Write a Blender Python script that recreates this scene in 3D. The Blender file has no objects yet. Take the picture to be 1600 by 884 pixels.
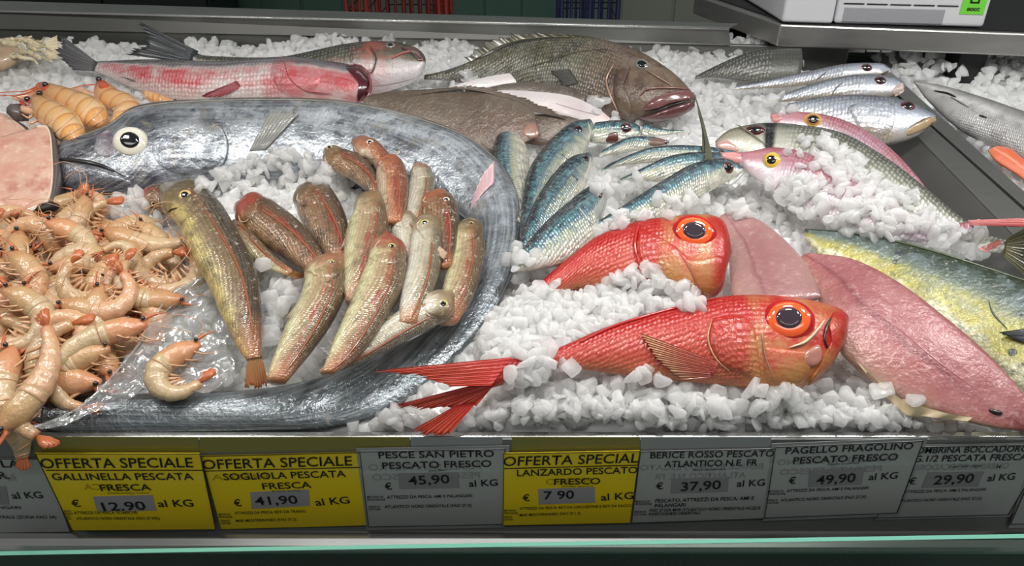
import bpy, bmesh, math, random
import numpy as np
from mathutils import Vector, Matrix
from mathutils.bvhtree import BVHTree
from mathutils import noise as mnoise

random.seed(7); RNG = np.random.default_rng(11)
SC = bpy.context.scene
COL = SC.collection
rad = math.radians

# ------------------------------------------------------------------ camera, light, exposure
W, H, FPX = 1600.0, 884.0, 1200.0
PITCH = rad(30.0)
CAM = Vector((0.0, -0.575, 0.504))
RIGHT = Vector((1, 0, 0)); FWD = Vector((0, math.cos(PITCH), -math.sin(PITCH))); UP = Vector((0, math.sin(PITCH), math.cos(PITCH)))
cd = bpy.data.cameras.new('camera'); cam = bpy.data.objects.new('camera', cd); COL.objects.link(cam)
cam.location = CAM; cam.rotation_euler = (rad(90) - PITCH, 0, 0)
cd.sensor_width = 36.0; cd.lens = 36.0 * FPX / W; cd.clip_start = 0.02; cd.clip_end = 60
SC.camera = cam
SC.view_settings.view_transform = 'Standard'; SC.view_settings.look = 'None'
SC.view_settings.gamma = 1.0; SC.view_settings.use_curve_mapping = False
SC.view_settings.exposure = 0.20
world = bpy.data.worlds.new('world'); SC.world = world; world.use_nodes = True
world.node_tree.nodes['Background'].inputs['Color'].default_value = (0.86, 0.87, 0.86, 1)
world.node_tree.nodes['Background'].inputs['Strength'].default_value = 0.21

def area(name, loc, target, sx, sy, power, col=(1, 1, 1), spread=180):
    l = bpy.data.lights.new(name, 'AREA'); l.shape = 'RECTANGLE'; l.size = sx; l.size_y = sy
    l.energy = power; l.color = col; l.spread = rad(spread)
    o = bpy.data.objects.new(name, l); COL.objects.link(o); o.location = loc
    o.rotation_euler = (Vector(target) - Vector(loc)).to_track_quat('-Z', 'Y').to_euler()
    return o
for i_, (lx, lp, lc) in enumerate(((-1.05, 2.1, (1.0, .97, .92)), (-0.60, 2.7, (1.0, .975, .93)), (-0.15, 3.0, (1.0, .98, .95)), (0.28, 3.8, (1.0, .99, .97)), (0.70, 3.8, (1.0, .995, .985)), (1.15, 2.8, (1.0, 1.0, 1.0)))):
    area('canopy_lamp', (lx, 0.10, 0.80), (lx, 0.19, 0), 0.15, 0.09, lp * 0.74, lc)
area('unseen_area_lamp', (0.1, -1.3, 1.9), (0.1, 0.0, -0.05), 2.2, 0.25, 7.0, (1.0, 0.99, 0.96))  # added fill from behind the camera, brightens price cards and near fish sides
area('unseen_area_lamp', (0.2, 1.3, 2.2), (0.1, 0.5, 0), 1.6, 0.3, 3.5, (0.95, 0.98, 1.0))
SC.cycles.max_bounces = 12; SC.cycles.diffuse_bounces = 8; SC.cycles.transmission_bounces = 8; SC.cycles.transparent_max_bounces = 12
SC.cycles.caustics_reflective = False; SC.cycles.caustics_refractive = False
SC.cycles.sample_clamp_indirect = 4.0

# ------------------------------------------------------------------ picture <-> place
SLOPE = rad(10.0)                                    # the display bed climbs away from the customer
N = Vector((0, -math.sin(SLOPE), math.cos(SLOPE)))
BEDY = Vector((0, math.cos(SLOPE), math.sin(SLOPE)))
def ray(px, py): return (RIGHT * (px - W / 2) + UP * (H / 2 - py) + FWD * FPX).normalized()
def hit_plane(px, py, p0, n):
    d = ray(px, py); return CAM + d * ((p0 - CAM).dot(n) / d.dot(n))
def on(px, py, h=0.0): return hit_plane(px, py, N * h, N)
def on_y(px, py, y): return hit_plane(px, py, Vector((0, y, 0)), Vector((0, 1, 0)))
def on_z(px, py, z): return hit_plane(px, py, Vector((0, 0, z)), Vector((0, 0, 1)))
def proj(P):
    d = P - CAM; w = d.dot(FWD)
    return (W / 2 + FPX * d.dot(RIGHT) / w, H / 2 - FPX * d.dot(UP) / w)
def bed(x, y, h=0.0): return RIGHT * x + BEDY * y + N * h

# ------------------------------------------------------------------ materials
def c(r, g, b, a=1.0):
    f = lambda v: (v / 255 / 12.92) if v / 255 <= 0.04045 else ((v / 255 + 0.055) / 1.055) ** 2.4
    return (f(r), f(g), f(b), a)
class Mat:
    def __init__(s, name):
        s.m = bpy.data.materials.new(name); s.m.use_nodes = True; s.nt = s.m.node_tree
        s.b = s.nt.nodes['Principled BSDF']
    def n(s, typ, ins=None, **kw):
        o = s.nt.nodes.new(typ)
        for k, v in kw.items(): setattr(o, k, v)
        for k, v in (ins or {}).items(): s.set(o.inputs[k], v)
        return o
    def set(s, sock, v):
        if isinstance(v, bpy.types.NodeSocket): s.nt.links.new(v, sock)
        else: sock.default_value = v
    def p(s, **kw):
        for k, v in kw.items(): s.set(s.b.inputs[k.replace('_', ' ')], v)
        return s
    def math(s, op, a, b=0.0, clamp=False):
        o = s.n('ShaderNodeMath', {0: a, 1: b}, operation=op, use_clamp=clamp); return o.outputs[0]
    def ramp(s, fac, stops, interp='LINEAR'):
        r = s.n('ShaderNodeValToRGB', {0: fac}); cr = r.color_ramp; cr.interpolation = interp
        stops = sorted(stops, key=lambda q: q[0])
        while len(cr.elements) < len(stops): cr.elements.new(0.5)
        for e, (p, col) in zip(cr.elements, stops):
            e.position = min(1, max(0, p)); e.color = col if isinstance(col, tuple) else (col, col, col, 1)
        return r.outputs[0]
    def mix(s, fac, a, b, blend='MIX'):
        o = s.n('ShaderNodeMix', data_type='RGBA', blend_type=blend)
        s.set(o.inputs[0], fac); s.set(o.inputs[6], a); s.set(o.inputs[7], b); return o.outputs[2]
    def noise(s, vec, scale, detail=3.0, rough=0.55):
        return s.n('ShaderNodeTexNoise', {'Vector': vec, 'Scale': scale, 'Detail': detail, 'Roughness': rough}).outputs[0]
    def obj(s): return s.n('ShaderNodeTexCoord').outputs['Object']
    def bump(s, hgt, strength=0.3, dist=0.002):
        o = s.n('ShaderNodeBump', {'Height': hgt, 'Strength': strength, 'Distance': dist}).outputs[0]
        s.set(s.b.inputs['Normal'], o); s.set(s.b.inputs['Coat Normal'], o)

def plain(name, col, rough=0.4, metal=0.0, coat=0.0, var=0.0, nscale=30, **kw):
    m = Mat(name); m.p(Base_Color=col, Roughness=rough, Metallic=metal, Coat_Weight=coat, Coat_Roughness=0.08)
    if var:
        f = m.noise(m.obj(), nscale, 4)
        dark = tuple(v * (1 - var) for v in col[:3]) + (1,); lite = tuple(min(1, v * (1 + var)) for v in col[:3]) + (1,)
        m.p(Base_Color=m.ramp(f, [(0.3, dark), (0.7, lite)])); m.bump(f, 0.15, 0.001)
    for k, v in kw.items(): m.p(**{k: v})
    return m.m

def fishmat(name, ramp, wob=0.10, wscale=35, mott=(), scales=0.0, sc_dark=0.3, over=(), metal=0.1, rough=0.32, coat=0.5, bump=0.25, streak=0.0, stretch=1.0, sss=0.0, dots=None, bands=None, sc_lite=None):
    """ramp: colours from belly (0) to back (1); mott: (scale, lo, hi, colour, amount); over: (axis, [(pos, alpha)], colour, noise scale)"""
    m = Mat(name)
    st = m.n('ShaderNodeSeparateXYZ', {0: m.n('ShaderNodeUVMap', uv_map='st').outputs[0]})
    s, v = st.outputs[0], st.outputs[1]
    um = m.n('ShaderNodeUVMap', uv_map='metres').outputs[0]
    oc = m.obj()
    f = m.noise(oc, wscale, 4)
    vv = m.math('ADD', v, m.math('MULTIPLY', m.math('SUBTRACT', f, 0.5), wob * 2))
    colr = m.ramp(vv, ramp)
    for (sc, lo, hi, mc, am) in mott:
        k = m.ramp(m.noise(oc, sc, 5, 0.6), [(lo, 0.0), (hi, am)])
        colr = m.mix(k, colr, mc)
    for (ax, al, oc2, ns) in over:
        a = m.ramp({'s': s, 'v': vv}[ax], [(p, q) for p, q in al])
        if ns: a = m.math('MULTIPLY', a, m.ramp(m.noise(oc, ns, 4, 0.6), [(0.38, 0.0), (0.6, 1.0)]))
        colr = m.mix(a, colr, oc2)
    if bands:
        vec = m.n('ShaderNodeVectorMath', {0: um, 1: (bands[0], bands[0] * .35, 1)}, operation='MULTIPLY').outputs[0]
        wv = m.n('ShaderNodeTexWave', {'Vector': vec, 'Scale': 1.0, 'Distortion': 5.0, 'Detail': 2.0, 'Detail Scale': 1.2}).outputs[1]
        colr = m.mix(m.math('MULTIPLY', m.ramp(wv, [(.35, 0.0), (.65, bands[2])]), m.ramp(v, [(.58, 0), (.68, 1), (.9, 1), (.97, .2)])), colr, bands[1])
    if dots:
        vo2 = m.n('ShaderNodeTexVoronoi', {'Vector': oc, 'Scale': dots[0], 'Randomness': 1.0}).outputs['Distance']
        colr = m.mix(m.math('MULTIPLY', m.ramp(vo2, [(dots[1], 1.0), (dots[1] * 1.3, 0.0)]), m.ramp(m.noise(oc, 30, 2), [(.45, 0.0), (.55, dots[3])])), colr, dots[2])
    hgt = m.math('ADD', m.math('MULTIPLY', m.noise(oc, 260, 3), .55), m.math('MULTIPLY', m.noise(oc, 75, 4), 1.3))
    if scales:
        vec = m.n('ShaderNodeVectorMath', {0: um, 1: (1 / scales, stretch / scales, 1)}, operation='MULTIPLY').outputs[0]
        vo = m.n('ShaderNodeTexVoronoi', {'Vector': vec, 'Scale': 1.0, 'Randomness': 0.35}, voronoi_dimensions='2D').outputs['Distance']
        mask = m.ramp(s, [(0.24, 0.15), (0.30, 1.0)])
        k = m.math('MULTIPLY', m.ramp(vo, [(0.25, 0.0), (0.62, sc_dark)]), mask)
        colr = m.mix(k, colr, c(40, 36, 34))
        k2 = m.math('MULTIPLY', m.ramp(vo, [(0.0, sc_dark * 0.8), (0.3, 0.0)]), mask)
        colr = m.mix(k2, colr, sc_lite or c(250, 248, 245))
        hgt = m.math('ADD', hgt, m.math('MULTIPLY', m.math('MULTIPLY', m.math('SUBTRACT', 0.7, vo), mask), 1.6))
    if streak:
        vec = m.n('ShaderNodeVectorMath', {0: um, 1: (12, 260, 1)}, operation='MULTIPLY').outputs[0]
        k = m.ramp(m.noise(vec, 1.0, 4), [(0.42, 0.0), (0.62, streak)])
        colr = m.mix(k, colr, c(238, 240, 244))
    m.p(Base_Color=colr, Roughness=rough + .06, Metallic=metal, Coat_Weight=coat * .7, Coat_Roughness=0.14)
    if sss: m.p(Subsurface_Weight=sss, Subsurface_Radius=(0.02, 0.008, 0.005), Subsurface_Scale=0.4)
    m.bump(hgt, min(1, bump * 1.6), 0.0016)
    return m.m

# ------------------------------------------------------------------ mesh helpers
def root_loc(o):
    while o.parent is not None: o = o.parent
    return o.location.copy()
def mk(name, verts, faces, mat, parent=None, uv=None, smooth=True, origin=None):
    """one mesh object; verts are world points, a child takes the origin of its thing"""
    o0 = root_loc(parent) if parent is not None else (origin or Vector((0, 0, 0)))
    me = bpy.data.meshes.new(name)
    me.from_pydata([tuple(Vector(v) - o0) for v in verts], [], faces)
    if uv:
        for un, vals in uv.items():
            lay = me.uv_layers.new(name=un)
            for l in me.loops: lay.data[l.index].uv = vals[l.vertex_index]
    if smooth: me.polygons.foreach_set('use_smooth', [True] * len(me.polygons))
    for m in (mat if isinstance(mat, (list, tuple)) else [mat]): me.materials.append(m)
    me.update()
    o = bpy.data.objects.new(name, me); COL.objects.link(o)
    if parent is not None: o.parent = parent
    else: o.location = o0
    return o
def thing(name, label, cat, loc, group=None):
    o = bpy.data.objects.new(name, None); COL.objects.link(o); o.location = loc; o.empty_display_size = 0.02
    return tag(o, label, cat, group)
def tag(o, label, cat, group=None, kind=None):
    o['label'] = label; o['category'] = cat
    if group: o['group'] = group
    if kind: o['kind'] = kind
    return o
def struct(o): o['kind'] = 'structure'; return o
def box_vf(x0, x1, y0, y1, z0, z1):
    v = [Vector((x, y, z)) for x in (x0, x1) for y in (y0, y1) for z in (z0, z1)]
    return v, [(0, 1, 3, 2), (4, 6, 7, 5), (0, 4, 5, 1), (2, 3, 7, 6), (0, 2, 6, 4), (1, 5, 7, 3)]
def prism_vf(poly, ext):
    """poly: world points, extruded by the vector ext"""
    n = len(poly); v = [Vector(p) for p in poly] + [Vector(p) + ext for p in poly]
    f = [tuple(range(n))[::-1], tuple(range(n, 2 * n))] + [(i, (i + 1) % n, n + (i + 1) % n, n + i) for i in range(n)]
    return v, f
def bevel(o, w=0.002, seg=2):
    b = o.modifiers.new('bevel', 'BEVEL'); b.width = w; b.segments = seg; b.limit_method = 'ANGLE'; return o
def join(parts):
    V, Fc = [], []
    for v, f in parts:
        k = len(V); V += list(v); Fc += [tuple(i + k for i in q) for q in f]
    return V, Fc
def cr(pts, t):
    """Catmull-Rom through pts (tuples), t in 0..1"""
    n = len(pts) - 1; u = min(max(t, 0), 1) * n; i = min(int(u), n - 1); u -= i
    g = lambda k: np.array(pts[min(max(k, 0), n)], float)
    a, b_, cc, d = g(i - 1), g(i), g(i + 1), g(i + 2)
    if i == 0: a = 2 * b_ - cc
    if i == n - 1: d = 2 * cc - b_
    return 0.5 * (2 * b_ + (cc - a) * u + (2 * a - 5 * b_ + 4 * cc - d) * u * u + (3 * b_ - a - 3 * cc + d) * u ** 3)
def tube_vf(pts, r, seg=8, closed_ends=True):
    """tube through world points; r a number or one per point"""
    pts = [Vector(p) for p in pts]; n = len(pts); V, Fc = [], []
    rr = r if isinstance(r, (list, tuple)) else [r] * n
    t0 = (pts[1] - pts[0]).normalized(); a = t0.orthogonal().normalized()
    for i, p in enumerate(pts):
        t = (pts[min(i + 1, n - 1)] - pts[max(i - 1, 0)])
        t = t.normalized() if t.length > 1e-9 else t0
        a = (a - t * a.dot(t)); a = a.normalized() if a.length > 1e-6 else t.orthogonal().normalized()
        b = t.cross(a)
        for k in range(seg):
            q = 2 * math.pi * k / seg; V.append(p + (a * math.cos(q) + b * math.sin(q)) * rr[i])
    for i in range(n - 1):
        for k in range(seg):
            k2 = (k + 1) % seg; Fc.append((i * seg + k, i * seg + k2, (i + 1) * seg + k2, (i + 1) * seg + k))
    if closed_ends:
        Fc.append(tuple(range(seg))[::-1]); Fc.append(tuple(range((n - 1) * seg, n * seg)))
    return V, Fc
def smooth_px(pts, n): return [tuple(cr(pts, i / (n - 1))) for i in range(n)]

# ------------------------------------------------------------------ fish
FISH = []
MASK = []                                            # outlines already taken by fish and other things
class Fish:
    """A body lofted through stations (back x,y, belly x,y) from nose to tail, lying on the bed at height h, its side leaning to the aisle."""
    def __init__(f, name, label, cat, st, mat, h=0.03, lean=0.4, thick=0.45, group=None, part='body', p=1.0, n=None, m=22, mask=True, nose=0.5, root=None, prof=None):
        f.n = n or max(24, 6 * len(st)); hs = h if isinstance(h, (list, tuple)) else [h, h]
        f.P, f.A, f.Nn, f.px = [], [], [], []
        T, B, C = [], [], []
        for i in range(f.n):
            t = i / (f.n - 1)
            t = t * t * 0.35 + t * 0.65 if nose else t         # closer rings at the nose
            q = cr(st, t); hh = float(cr([(x,) for x in hs], t)[0])
            mx, my = (q[0] + q[2]) / 2, (q[1] + q[3]) / 2
            if prof: k_ = prof(t); q = (mx + (q[0] - mx) * k_, my + (q[1] - my) * k_, mx + (q[2] - mx) * k_, my + (q[3] - my) * k_)
            A = on(mx, my, hh); ln = lean(t) if callable(lean) else lean
            nn = (N * (1 - ln) + (CAM - A).normalized() * ln).normalized()
            T.append(hit_plane(q[0], q[1], A, nn)); B.append(hit_plane(q[2], q[3], A, nn)); f.px.append((mx, my))
        V, Fc, st_uv, m_uv = [], [], [], []
        L = 0.0; lens = []
        for i in range(f.n):
            C.append((T[i] + B[i]) / 2)
            if i: L += (C[i] - C[i - 1]).length
            lens.append(L)
        for i in range(f.n):
            tg = (C[min(i + 1, f.n - 1)] - C[max(i - 1, 0)]).normalized(); a = (T[i] - B[i]) / 2
            nn = tg.cross(a)
            nn = nn.normalized() if nn.length > 1e-9 else N
            if nn.dot(CAM - C[i]) < 0: nn = -nn
            f.A.append(C[i]); f.Nn.append(nn)
            b = a.length * thick if not callable(thick) else a.length * thick(lens[i] / L)
            for k in range(m):
                q = 2 * math.pi * k / m; cs, sn = math.cos(q), math.sin(q)
                cs2 = math.copysign(abs(cs) ** p, cs); sn2 = math.copysign(abs(sn) ** p, sn)
                V.append(C[i] + a * cs2 + nn * (b * sn2))
                st_uv.append((lens[i] / L, 0.5 + 0.5 * cs2)); m_uv.append((lens[i], a.length * q / 1.6 if q <= math.pi else a.length * (2 * math.pi - q) / 1.6))
        for i in range(f.n - 1):
            for k in range(m):
                k2 = (k + 1) % m; Fc.append((i * m + k, (i + 1) * m + k, (i + 1) * m + k2, i * m + k2))
        for i, s in ((0, 0.0), (f.n - 1, 1.0)):
            ci = len(V)
            e = (C[0] - C[1]) if i == 0 else (C[-1] - C[-2])
            w = (T[i] - B[i]).length * 0.12
            V.append(C[i] + e.normalized() * w); st_uv.append((s, 0.5)); m_uv.append((lens[i], 0.0))
            for k in range(m):
                k2 = (k + 1) % m
                Fc.append((ci, i * m + k, i * m + k2) if i == 0 else (ci, i * m + k2, i * m + k))
        f.C, f.T, f.B = C, T, B
        base = C[f.n // 2] - N * ((T[f.n // 2] - B[f.n // 2]).length * 0.3)
        f.root = root or thing(name, label, cat, base, group)
        f.body = mk(part, V, Fc, mat, f.root, {'st': st_uv, 'metres': m_uv})
        f.tree = BVHTree.FromPolygons([tuple(v) for v in V], Fc)
        f.V, f.F = V, Fc; f.st, f.m, f.uvs, f.uvm, f.mat = st, m, st_uv, m_uv, mat
        FISH.append(f)
        if mask:
            qs = [cr(st, i / 40) for i in range(41)]
            MASK.append([(q[0], q[1]) for q in qs] + [(q[2], q[3]) for q in qs[::-1]])
    def sv(f, t, v):
        q = cr(f.st, t); return (q[2] + (q[0] - q[2]) * v, q[3] + (q[1] - q[3]) * v)
    def uv_at(f, P):
        i = min(range(f.n), key=lambda i: (f.C[i] - P).length_squared)
        a = (f.T[i] - f.B[i]) / 2; v = max(-1, min(1, (P - f.C[i]).dot(a) / max(1e-12, a.length_squared)))
        return (f.uvs[i * f.m][0], .5 + .5 * v), (f.uvm[i * f.m][0], a.length * math.acos(v) / 1.6)
    def near(f, px, py):
        return min(range(f.n), key=lambda i: (f.px[i][0] - px) ** 2 + (f.px[i][1] - py) ** 2)
    def at(f, px, py, off=0.0):
        d = ray(px, py); h = f.tree.ray_cast(CAM, d)
        if h[0] is not None: return h[0] + h[1] * (off if h[1].dot(d) < 0 else -off)
        i = f.near(px, py); return hit_plane(px, py, f.A[i], f.Nn[i] if f.Nn[i].dot(d) < -0.15 else -d) + f.Nn[i] * off
    def nrm(f, px, py):
        h = f.tree.ray_cast(CAM, ray(px, py))
        if h[1] is not None: return h[1] if h[1].dot(ray(px, py)) < 0 else -h[1]
        return f.Nn[f.near(px, py)]
    # ---- parts
    def eye(f, px, py, rx, ry, ring, pupil, pf=0.5, bulge=0.35, iris=None, jf=0.75, rot=0.0, pshift=(0, 0)):
        P = f.at(px, py); d = (CAM - P).normalized(); n = (f.nrm(px, py) * 0.55 + d * 0.45).normalized()
        def at(dx, dy): return hit_plane(px + dx, py + dy, P, n) - P
        cr_, sr_ = math.cos(rot), math.sin(rot)
        ax = at(rx * cr_, rx * sr_); ay = at(-ry * sr_, ry * cr_); R = (ax.length + ay.length) / 2
        def dome(fr, lift, sh=(0, 0)):
            V, Fc = [], []; rings, seg = 7, 28
            for j in range(rings):
                r = fr * (1 - j / (rings - 1)) if j < rings - 1 else 0
                for k in range(seg if r > 0 else 1):
                    q = 2 * math.pi * k / seg; x, y = r * math.cos(q) + sh[0], r * math.sin(q) + sh[1]
                    hh = bulge * R * math.sqrt(max(0.0, 1 - 0.92 * min(1, x * x + y * y)))
                    if j == 0: hh = -0.1 * R if fr > 0.95 else hh - 0.06 * R
                    V.append(P + ax * x + ay * y + n * (hh + lift))
            for j in range(rings - 2):
                for k in range(seg): Fc.append((j * seg + k, j * seg + (k + 1) % seg, (j + 1) * seg + (k + 1) % seg, (j + 1) * seg + k))
            b0 = (rings - 2) * seg
            for k in range(seg): Fc.append((b0 + k, b0 + (k + 1) % seg, len(V) - 1))
            return V, Fc
        e = mk('eye', *dome(1.0, 0), ring, f.root)
        if iris: mk('iris', *dome(jf, 0.0006 * R / 0.01), iris, e)
        mk('pupil', *dome(pf, 0.0012 * R / 0.01, pshift), pupil, e)
        return e
    def fin(f, base, tip, mat, name='fin', nr=14, lift=0.0, tlift=0.004, jag=0.06, lean=0.5, wave=0.0007, thin=0.0005, nj=8, parent=None, hug=False):
        cx = sum(p[0] for p in base) / len(base); cy = sum(p[1] for p in base) / len(base)
        P0 = f.at(cx, cy, lift); d = (CAM - P0).normalized(); n = (f.nrm(cx, cy) * (1 - lean) + d * lean).normalized()
        nu = nr * 4 + 1; V, Fc, uv = [], [], []
        rnd = random.Random(int(cx * 7 + cy)); jg = [rnd.uniform(-jag, jag * 0.4) for _ in range(nr + 1)]
        for side in (1, -1):
            for i in range(nu):
                u = i / (nu - 1); b = cr(base, u); t = cr(tip, u)
                k = u * nr; j_ = (1 + jg[int(round(k))]) * (1 - 0.5 * jag * abs(math.sin(math.pi * k)))
                for j in range(nj + 1):
                    w = j / nj; q = b + (t - b) * (w * j_)
                    base_p = f.at(q[0], q[1], lift + .0006) if hug else hit_plane(q[0], q[1], P0, n)
                    V.append(base_p + n * (w * tlift + wave * math.cos(2 * math.pi * k) * (0.3 + w) + side * thin * (1 - 0.7 * w)))
                    uv.append((u, w))
        M1 = nj + 1; off = nu * M1
        for i in range(nu - 1):
            for j in range(nj):
                a, b_ = i * M1 + j, (i + 1) * M1 + j
                Fc.append((a, b_, b_ + 1, a + 1)); Fc.append((off + a, off + a + 1, off + b_ + 1, off + b_))
        for i in range(nu - 1):
            for j in (0, nj):
                a, b_ = i * M1 + j, (i + 1) * M1 + j; Fc.append((a, b_, off + b_, off + a))
        for i in (0, nu - 1):
            for j in range(nj):
                a = i * M1 + j; Fc.append((a, a + 1, off + a + 1, off + a))
        o = mk(name, V, Fc, mat, parent or f.root, {'st': uv})
        MASK.append([tuple(cr(base, i / 8)) for i in range(9)] + [tuple(cr(tip, i / 8)) for i in range(8, -1, -1)])
        return o
    def patch(f, poly, mat, name, rise=0.0025, edge=0.0, seg=40, rings=7, parent=None, flat=0.6, sink=0.0008):
        """a raised plate that follows the body: gill cover, lip, cheek"""
        cl = list(poly) + [poly[0]]; V, Fc, uv = [], [], []
        cx = sum(p[0] for p in poly) / len(poly); cy = sum(p[1] for p in poly) / len(poly)
        ring = [cr(cl, k / seg) for k in range(seg)]
        for j in range(rings):
            r = 1 - (j / (rings - 1)) ** 1.5 if j < rings - 1 else 0
            hh = rise * (1 - r ** 4) ** flat
            for k in range(seg if r > 0 else 1):
                x, y = cx + (ring[k][0] - cx) * r, cy + (ring[k][1] - cy) * r
                V.append(f.at(x, y, hh - (sink if j == 0 else 0))); uv.append(f.uv_at(V[-1]))
        for j in range(rings - 2):
            for k in range(seg): Fc.append((j * seg + k, j * seg + (k + 1) % seg, (j + 1) * seg + (k + 1) % seg, (j + 1) * seg + k))
        b0 = (rings - 2) * seg
        for k in range(seg): Fc.append((b0 + k, b0 + (k + 1) % seg, len(V) - 1))
        return mk(name, V, Fc, mat or f.mat, parent or f.root, {'st': [q[0] for q in uv], 'metres': [q[1] for q in uv]})
    def line(f, pts, r, mat, name, off=0.0002, n=24, taper=True, parent=None):
        q = smooth_px(pts, n); w = [f.at(x, y, off) for x, y in q]
        rr = [r * (0.25 + 0.75 * math.sin(math.pi * min(1, max(0, i / (n - 1)))) ** 0.5) for i in range(n)] if taper else r
        return mk(name, *tube_vf(w, rr, 6), mat, parent or f.root)
# ------------------------------------------------------------------ setting
def steel(name, col=(0.42, 0.42, 0.40, 1), rough=0.32, metal=0.9, sc=(3, 60, 60)):
    m = Mat(name); oc = m.obj()
    vec = m.n('ShaderNodeVectorMath', {0: oc, 1: sc}, operation='MULTIPLY').outputs[0]
    f = m.noise(vec, 1.5, 4); g = m.noise(oc, 5, 4)
    k = m.mix(m.ramp(g, [(0.35, 0.0), (0.7, 0.5)]), col, tuple(v * 0.62 for v in col[:3]) + (1,))
    m.p(Base_Color=k, Metallic=metal, Roughness=m.math('ADD', rough - 0.08, m.math('MULTIPLY', f, 0.2))); m.bump(f, 0.05, 0.0005)
    return m.m
STEEL = steel('brushed_steel'); STEEL_D = steel('worn_steel', (0.20, 0.20, 0.19, 1), 0.42, 0.75); STEEL_L = steel('polished_steel', (0.62, 0.62, 0.60, 1), 0.22)
STEEL_W = steel('stainless_wall', (0.19, 0.19, 0.178, 1), 0.36, 0.7)
BLACK = plain('black_plastic', c(14, 14, 15), 0.5)

def quadbox(name, a, b, cc, d, ext, mat, parent=None, bev=0.0015):
    o = mk(name, *prism_vf([a, b, cc, d], ext), mat, parent, smooth=False)
    bm = bmesh.new(); bm.from_mesh(o.data); bmesh.ops.recalc_face_normals(bm, faces=bm.faces[:]); bm.to_mesh(o.data); bm.free()
    return bevel(o, bev) if bev else o

struct(mk('floor', *box_vf(-7, 7, -3, 9, -0.95, -0.9), plain('shop_floor_tiles', c(120, 140, 132), 0.35, var=0.1, nscale=3), smooth=False))
struct(mk('wall_back', *box_vf(-7, 7, 7.6, 7.8, -0.9, 2.6), plain('pale_green_wall', c(150, 172, 160), 0.6, var=0.06, nscale=2), smooth=False))

counter = thing('fish_counter', 'long stainless steel fish display counter with a raised rear edge and front price rail', 'counter', (0, 0.4, -0.9))
# tray floor under the ice, front lip with the price rail
v, f = prism_vf([bed(-1.35, -0.01, -0.062), bed(1.7, -0.01, -0.062), bed(1.7, 1.15, -0.062), bed(-1.35, 1.15, -0.062)], -N * 0.01)
mk('tray_floor', v, f, STEEL_D, counter, smooth=False)
bevel(mk('front_lip', *box_vf(-1.0, 1.0, -0.0015, 0.006, -0.075, 0.0), STEEL_L, counter, smooth=False), 0.001)
mk('price_rail', *box_vf(-1.0, 1.0, -0.0040, -0.0016, -0.142, -0.0015), plain('grey_card_rail', c(112, 114, 112), 0.4, coat=0.4, var=0.05), counter, smooth=False)
# rounded steel ledge under the price rail
pts = [(-0.004, -0.128), (-0.012, -0.130), (-0.018, -0.134), (-0.020, -0.138), (-0.020, -0.142), (-0.014, -0.146), (0.0, -0.146), (0.0, -0.128)]
bevel(mk('lower_ledge', *prism_vf([Vector((-1.0, y, z)) for y, z in pts][::-1], Vector((2.0, 0, 0))), STEEL_L, counter, smooth=False), 0.0015)
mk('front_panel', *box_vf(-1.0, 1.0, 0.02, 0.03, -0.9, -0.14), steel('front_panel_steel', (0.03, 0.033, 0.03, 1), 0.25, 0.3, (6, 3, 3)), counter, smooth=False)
# rear edge: lower face, upright band, flange
zs, zt = 0.176, 0.210
SL_, SR_ = on_z(-160, 42.5, zs), on_z(1330, 75.5, zs); TL_, TR_ = on_z(-160, 13.5, zt), on_z(1330, 48, zt)
SB_, TB_ = SL_ + (SR_ - SL_) * .885, TL_ + (TR_ - TL_) * .885
back = Vector((0, 0.012, 0))
quadbox('rear_band', SL_, SB_, TB_, TL_, back, STEEL_W, counter)
quadbox('rear_flange', TL_ + Vector((0, 0, .0015)), TB_ + Vector((0, 0, .0015)), on_z(1158, 40, zt) + Vector((0, .02, 0)), on_z(-160, -1, zt) + Vector((0, .02, 0)), Vector((0, 0, -0.004)), STEEL, counter)
rim = [TL_ + (TB_ - TL_) * (i / 4) + Vector((0, -0.001, -0.001)) for i in range(5)]
mk('rear_rim', *tube_vf(rim, 0.0026, 8), STEEL_L, counter)
dn = Vector((0, 0.004, -0.16))
quadbox('rear_wall', SL_ + back * .5 + dn, SR_ + back * .5 + dn, SR_ + back * .5, SL_ + back * .5, back, STEEL_W, counter)

# divider between this tray and the next one
def strip(name, l0, l1, r0, r1, h, th, mat, bev=0.001, parent=None):
    p = [on(*l0, h), on(*r0, h), on(*r1, h), on(*l1, h)]
    return quadbox(name, p[0], p[1], p[2], p[3], -N * th, mat, parent or counter, bev)
strip('tray_rail', (1370, 148), (1720, 505), (1376, 127), (1720, 437), 0.030, 0.03, STEEL_D)
strip('tray_rail', (1380, 127), (1722, 430), (1373, 95), (1740, 424), 0.030, 0.03, STEEL_D)
a0, a1 = on(1371, 149, 0.029), on(1720, 506, 0.029)
s0, s1 = a0 - N * 0.085 - RIGHT * 0.055, a1 - N * 0.085 - RIGHT * 0.055
quadbox('tray_side', a0, a1, s1, s0, RIGHT * 0.003, STEEL_W, counter)

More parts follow.
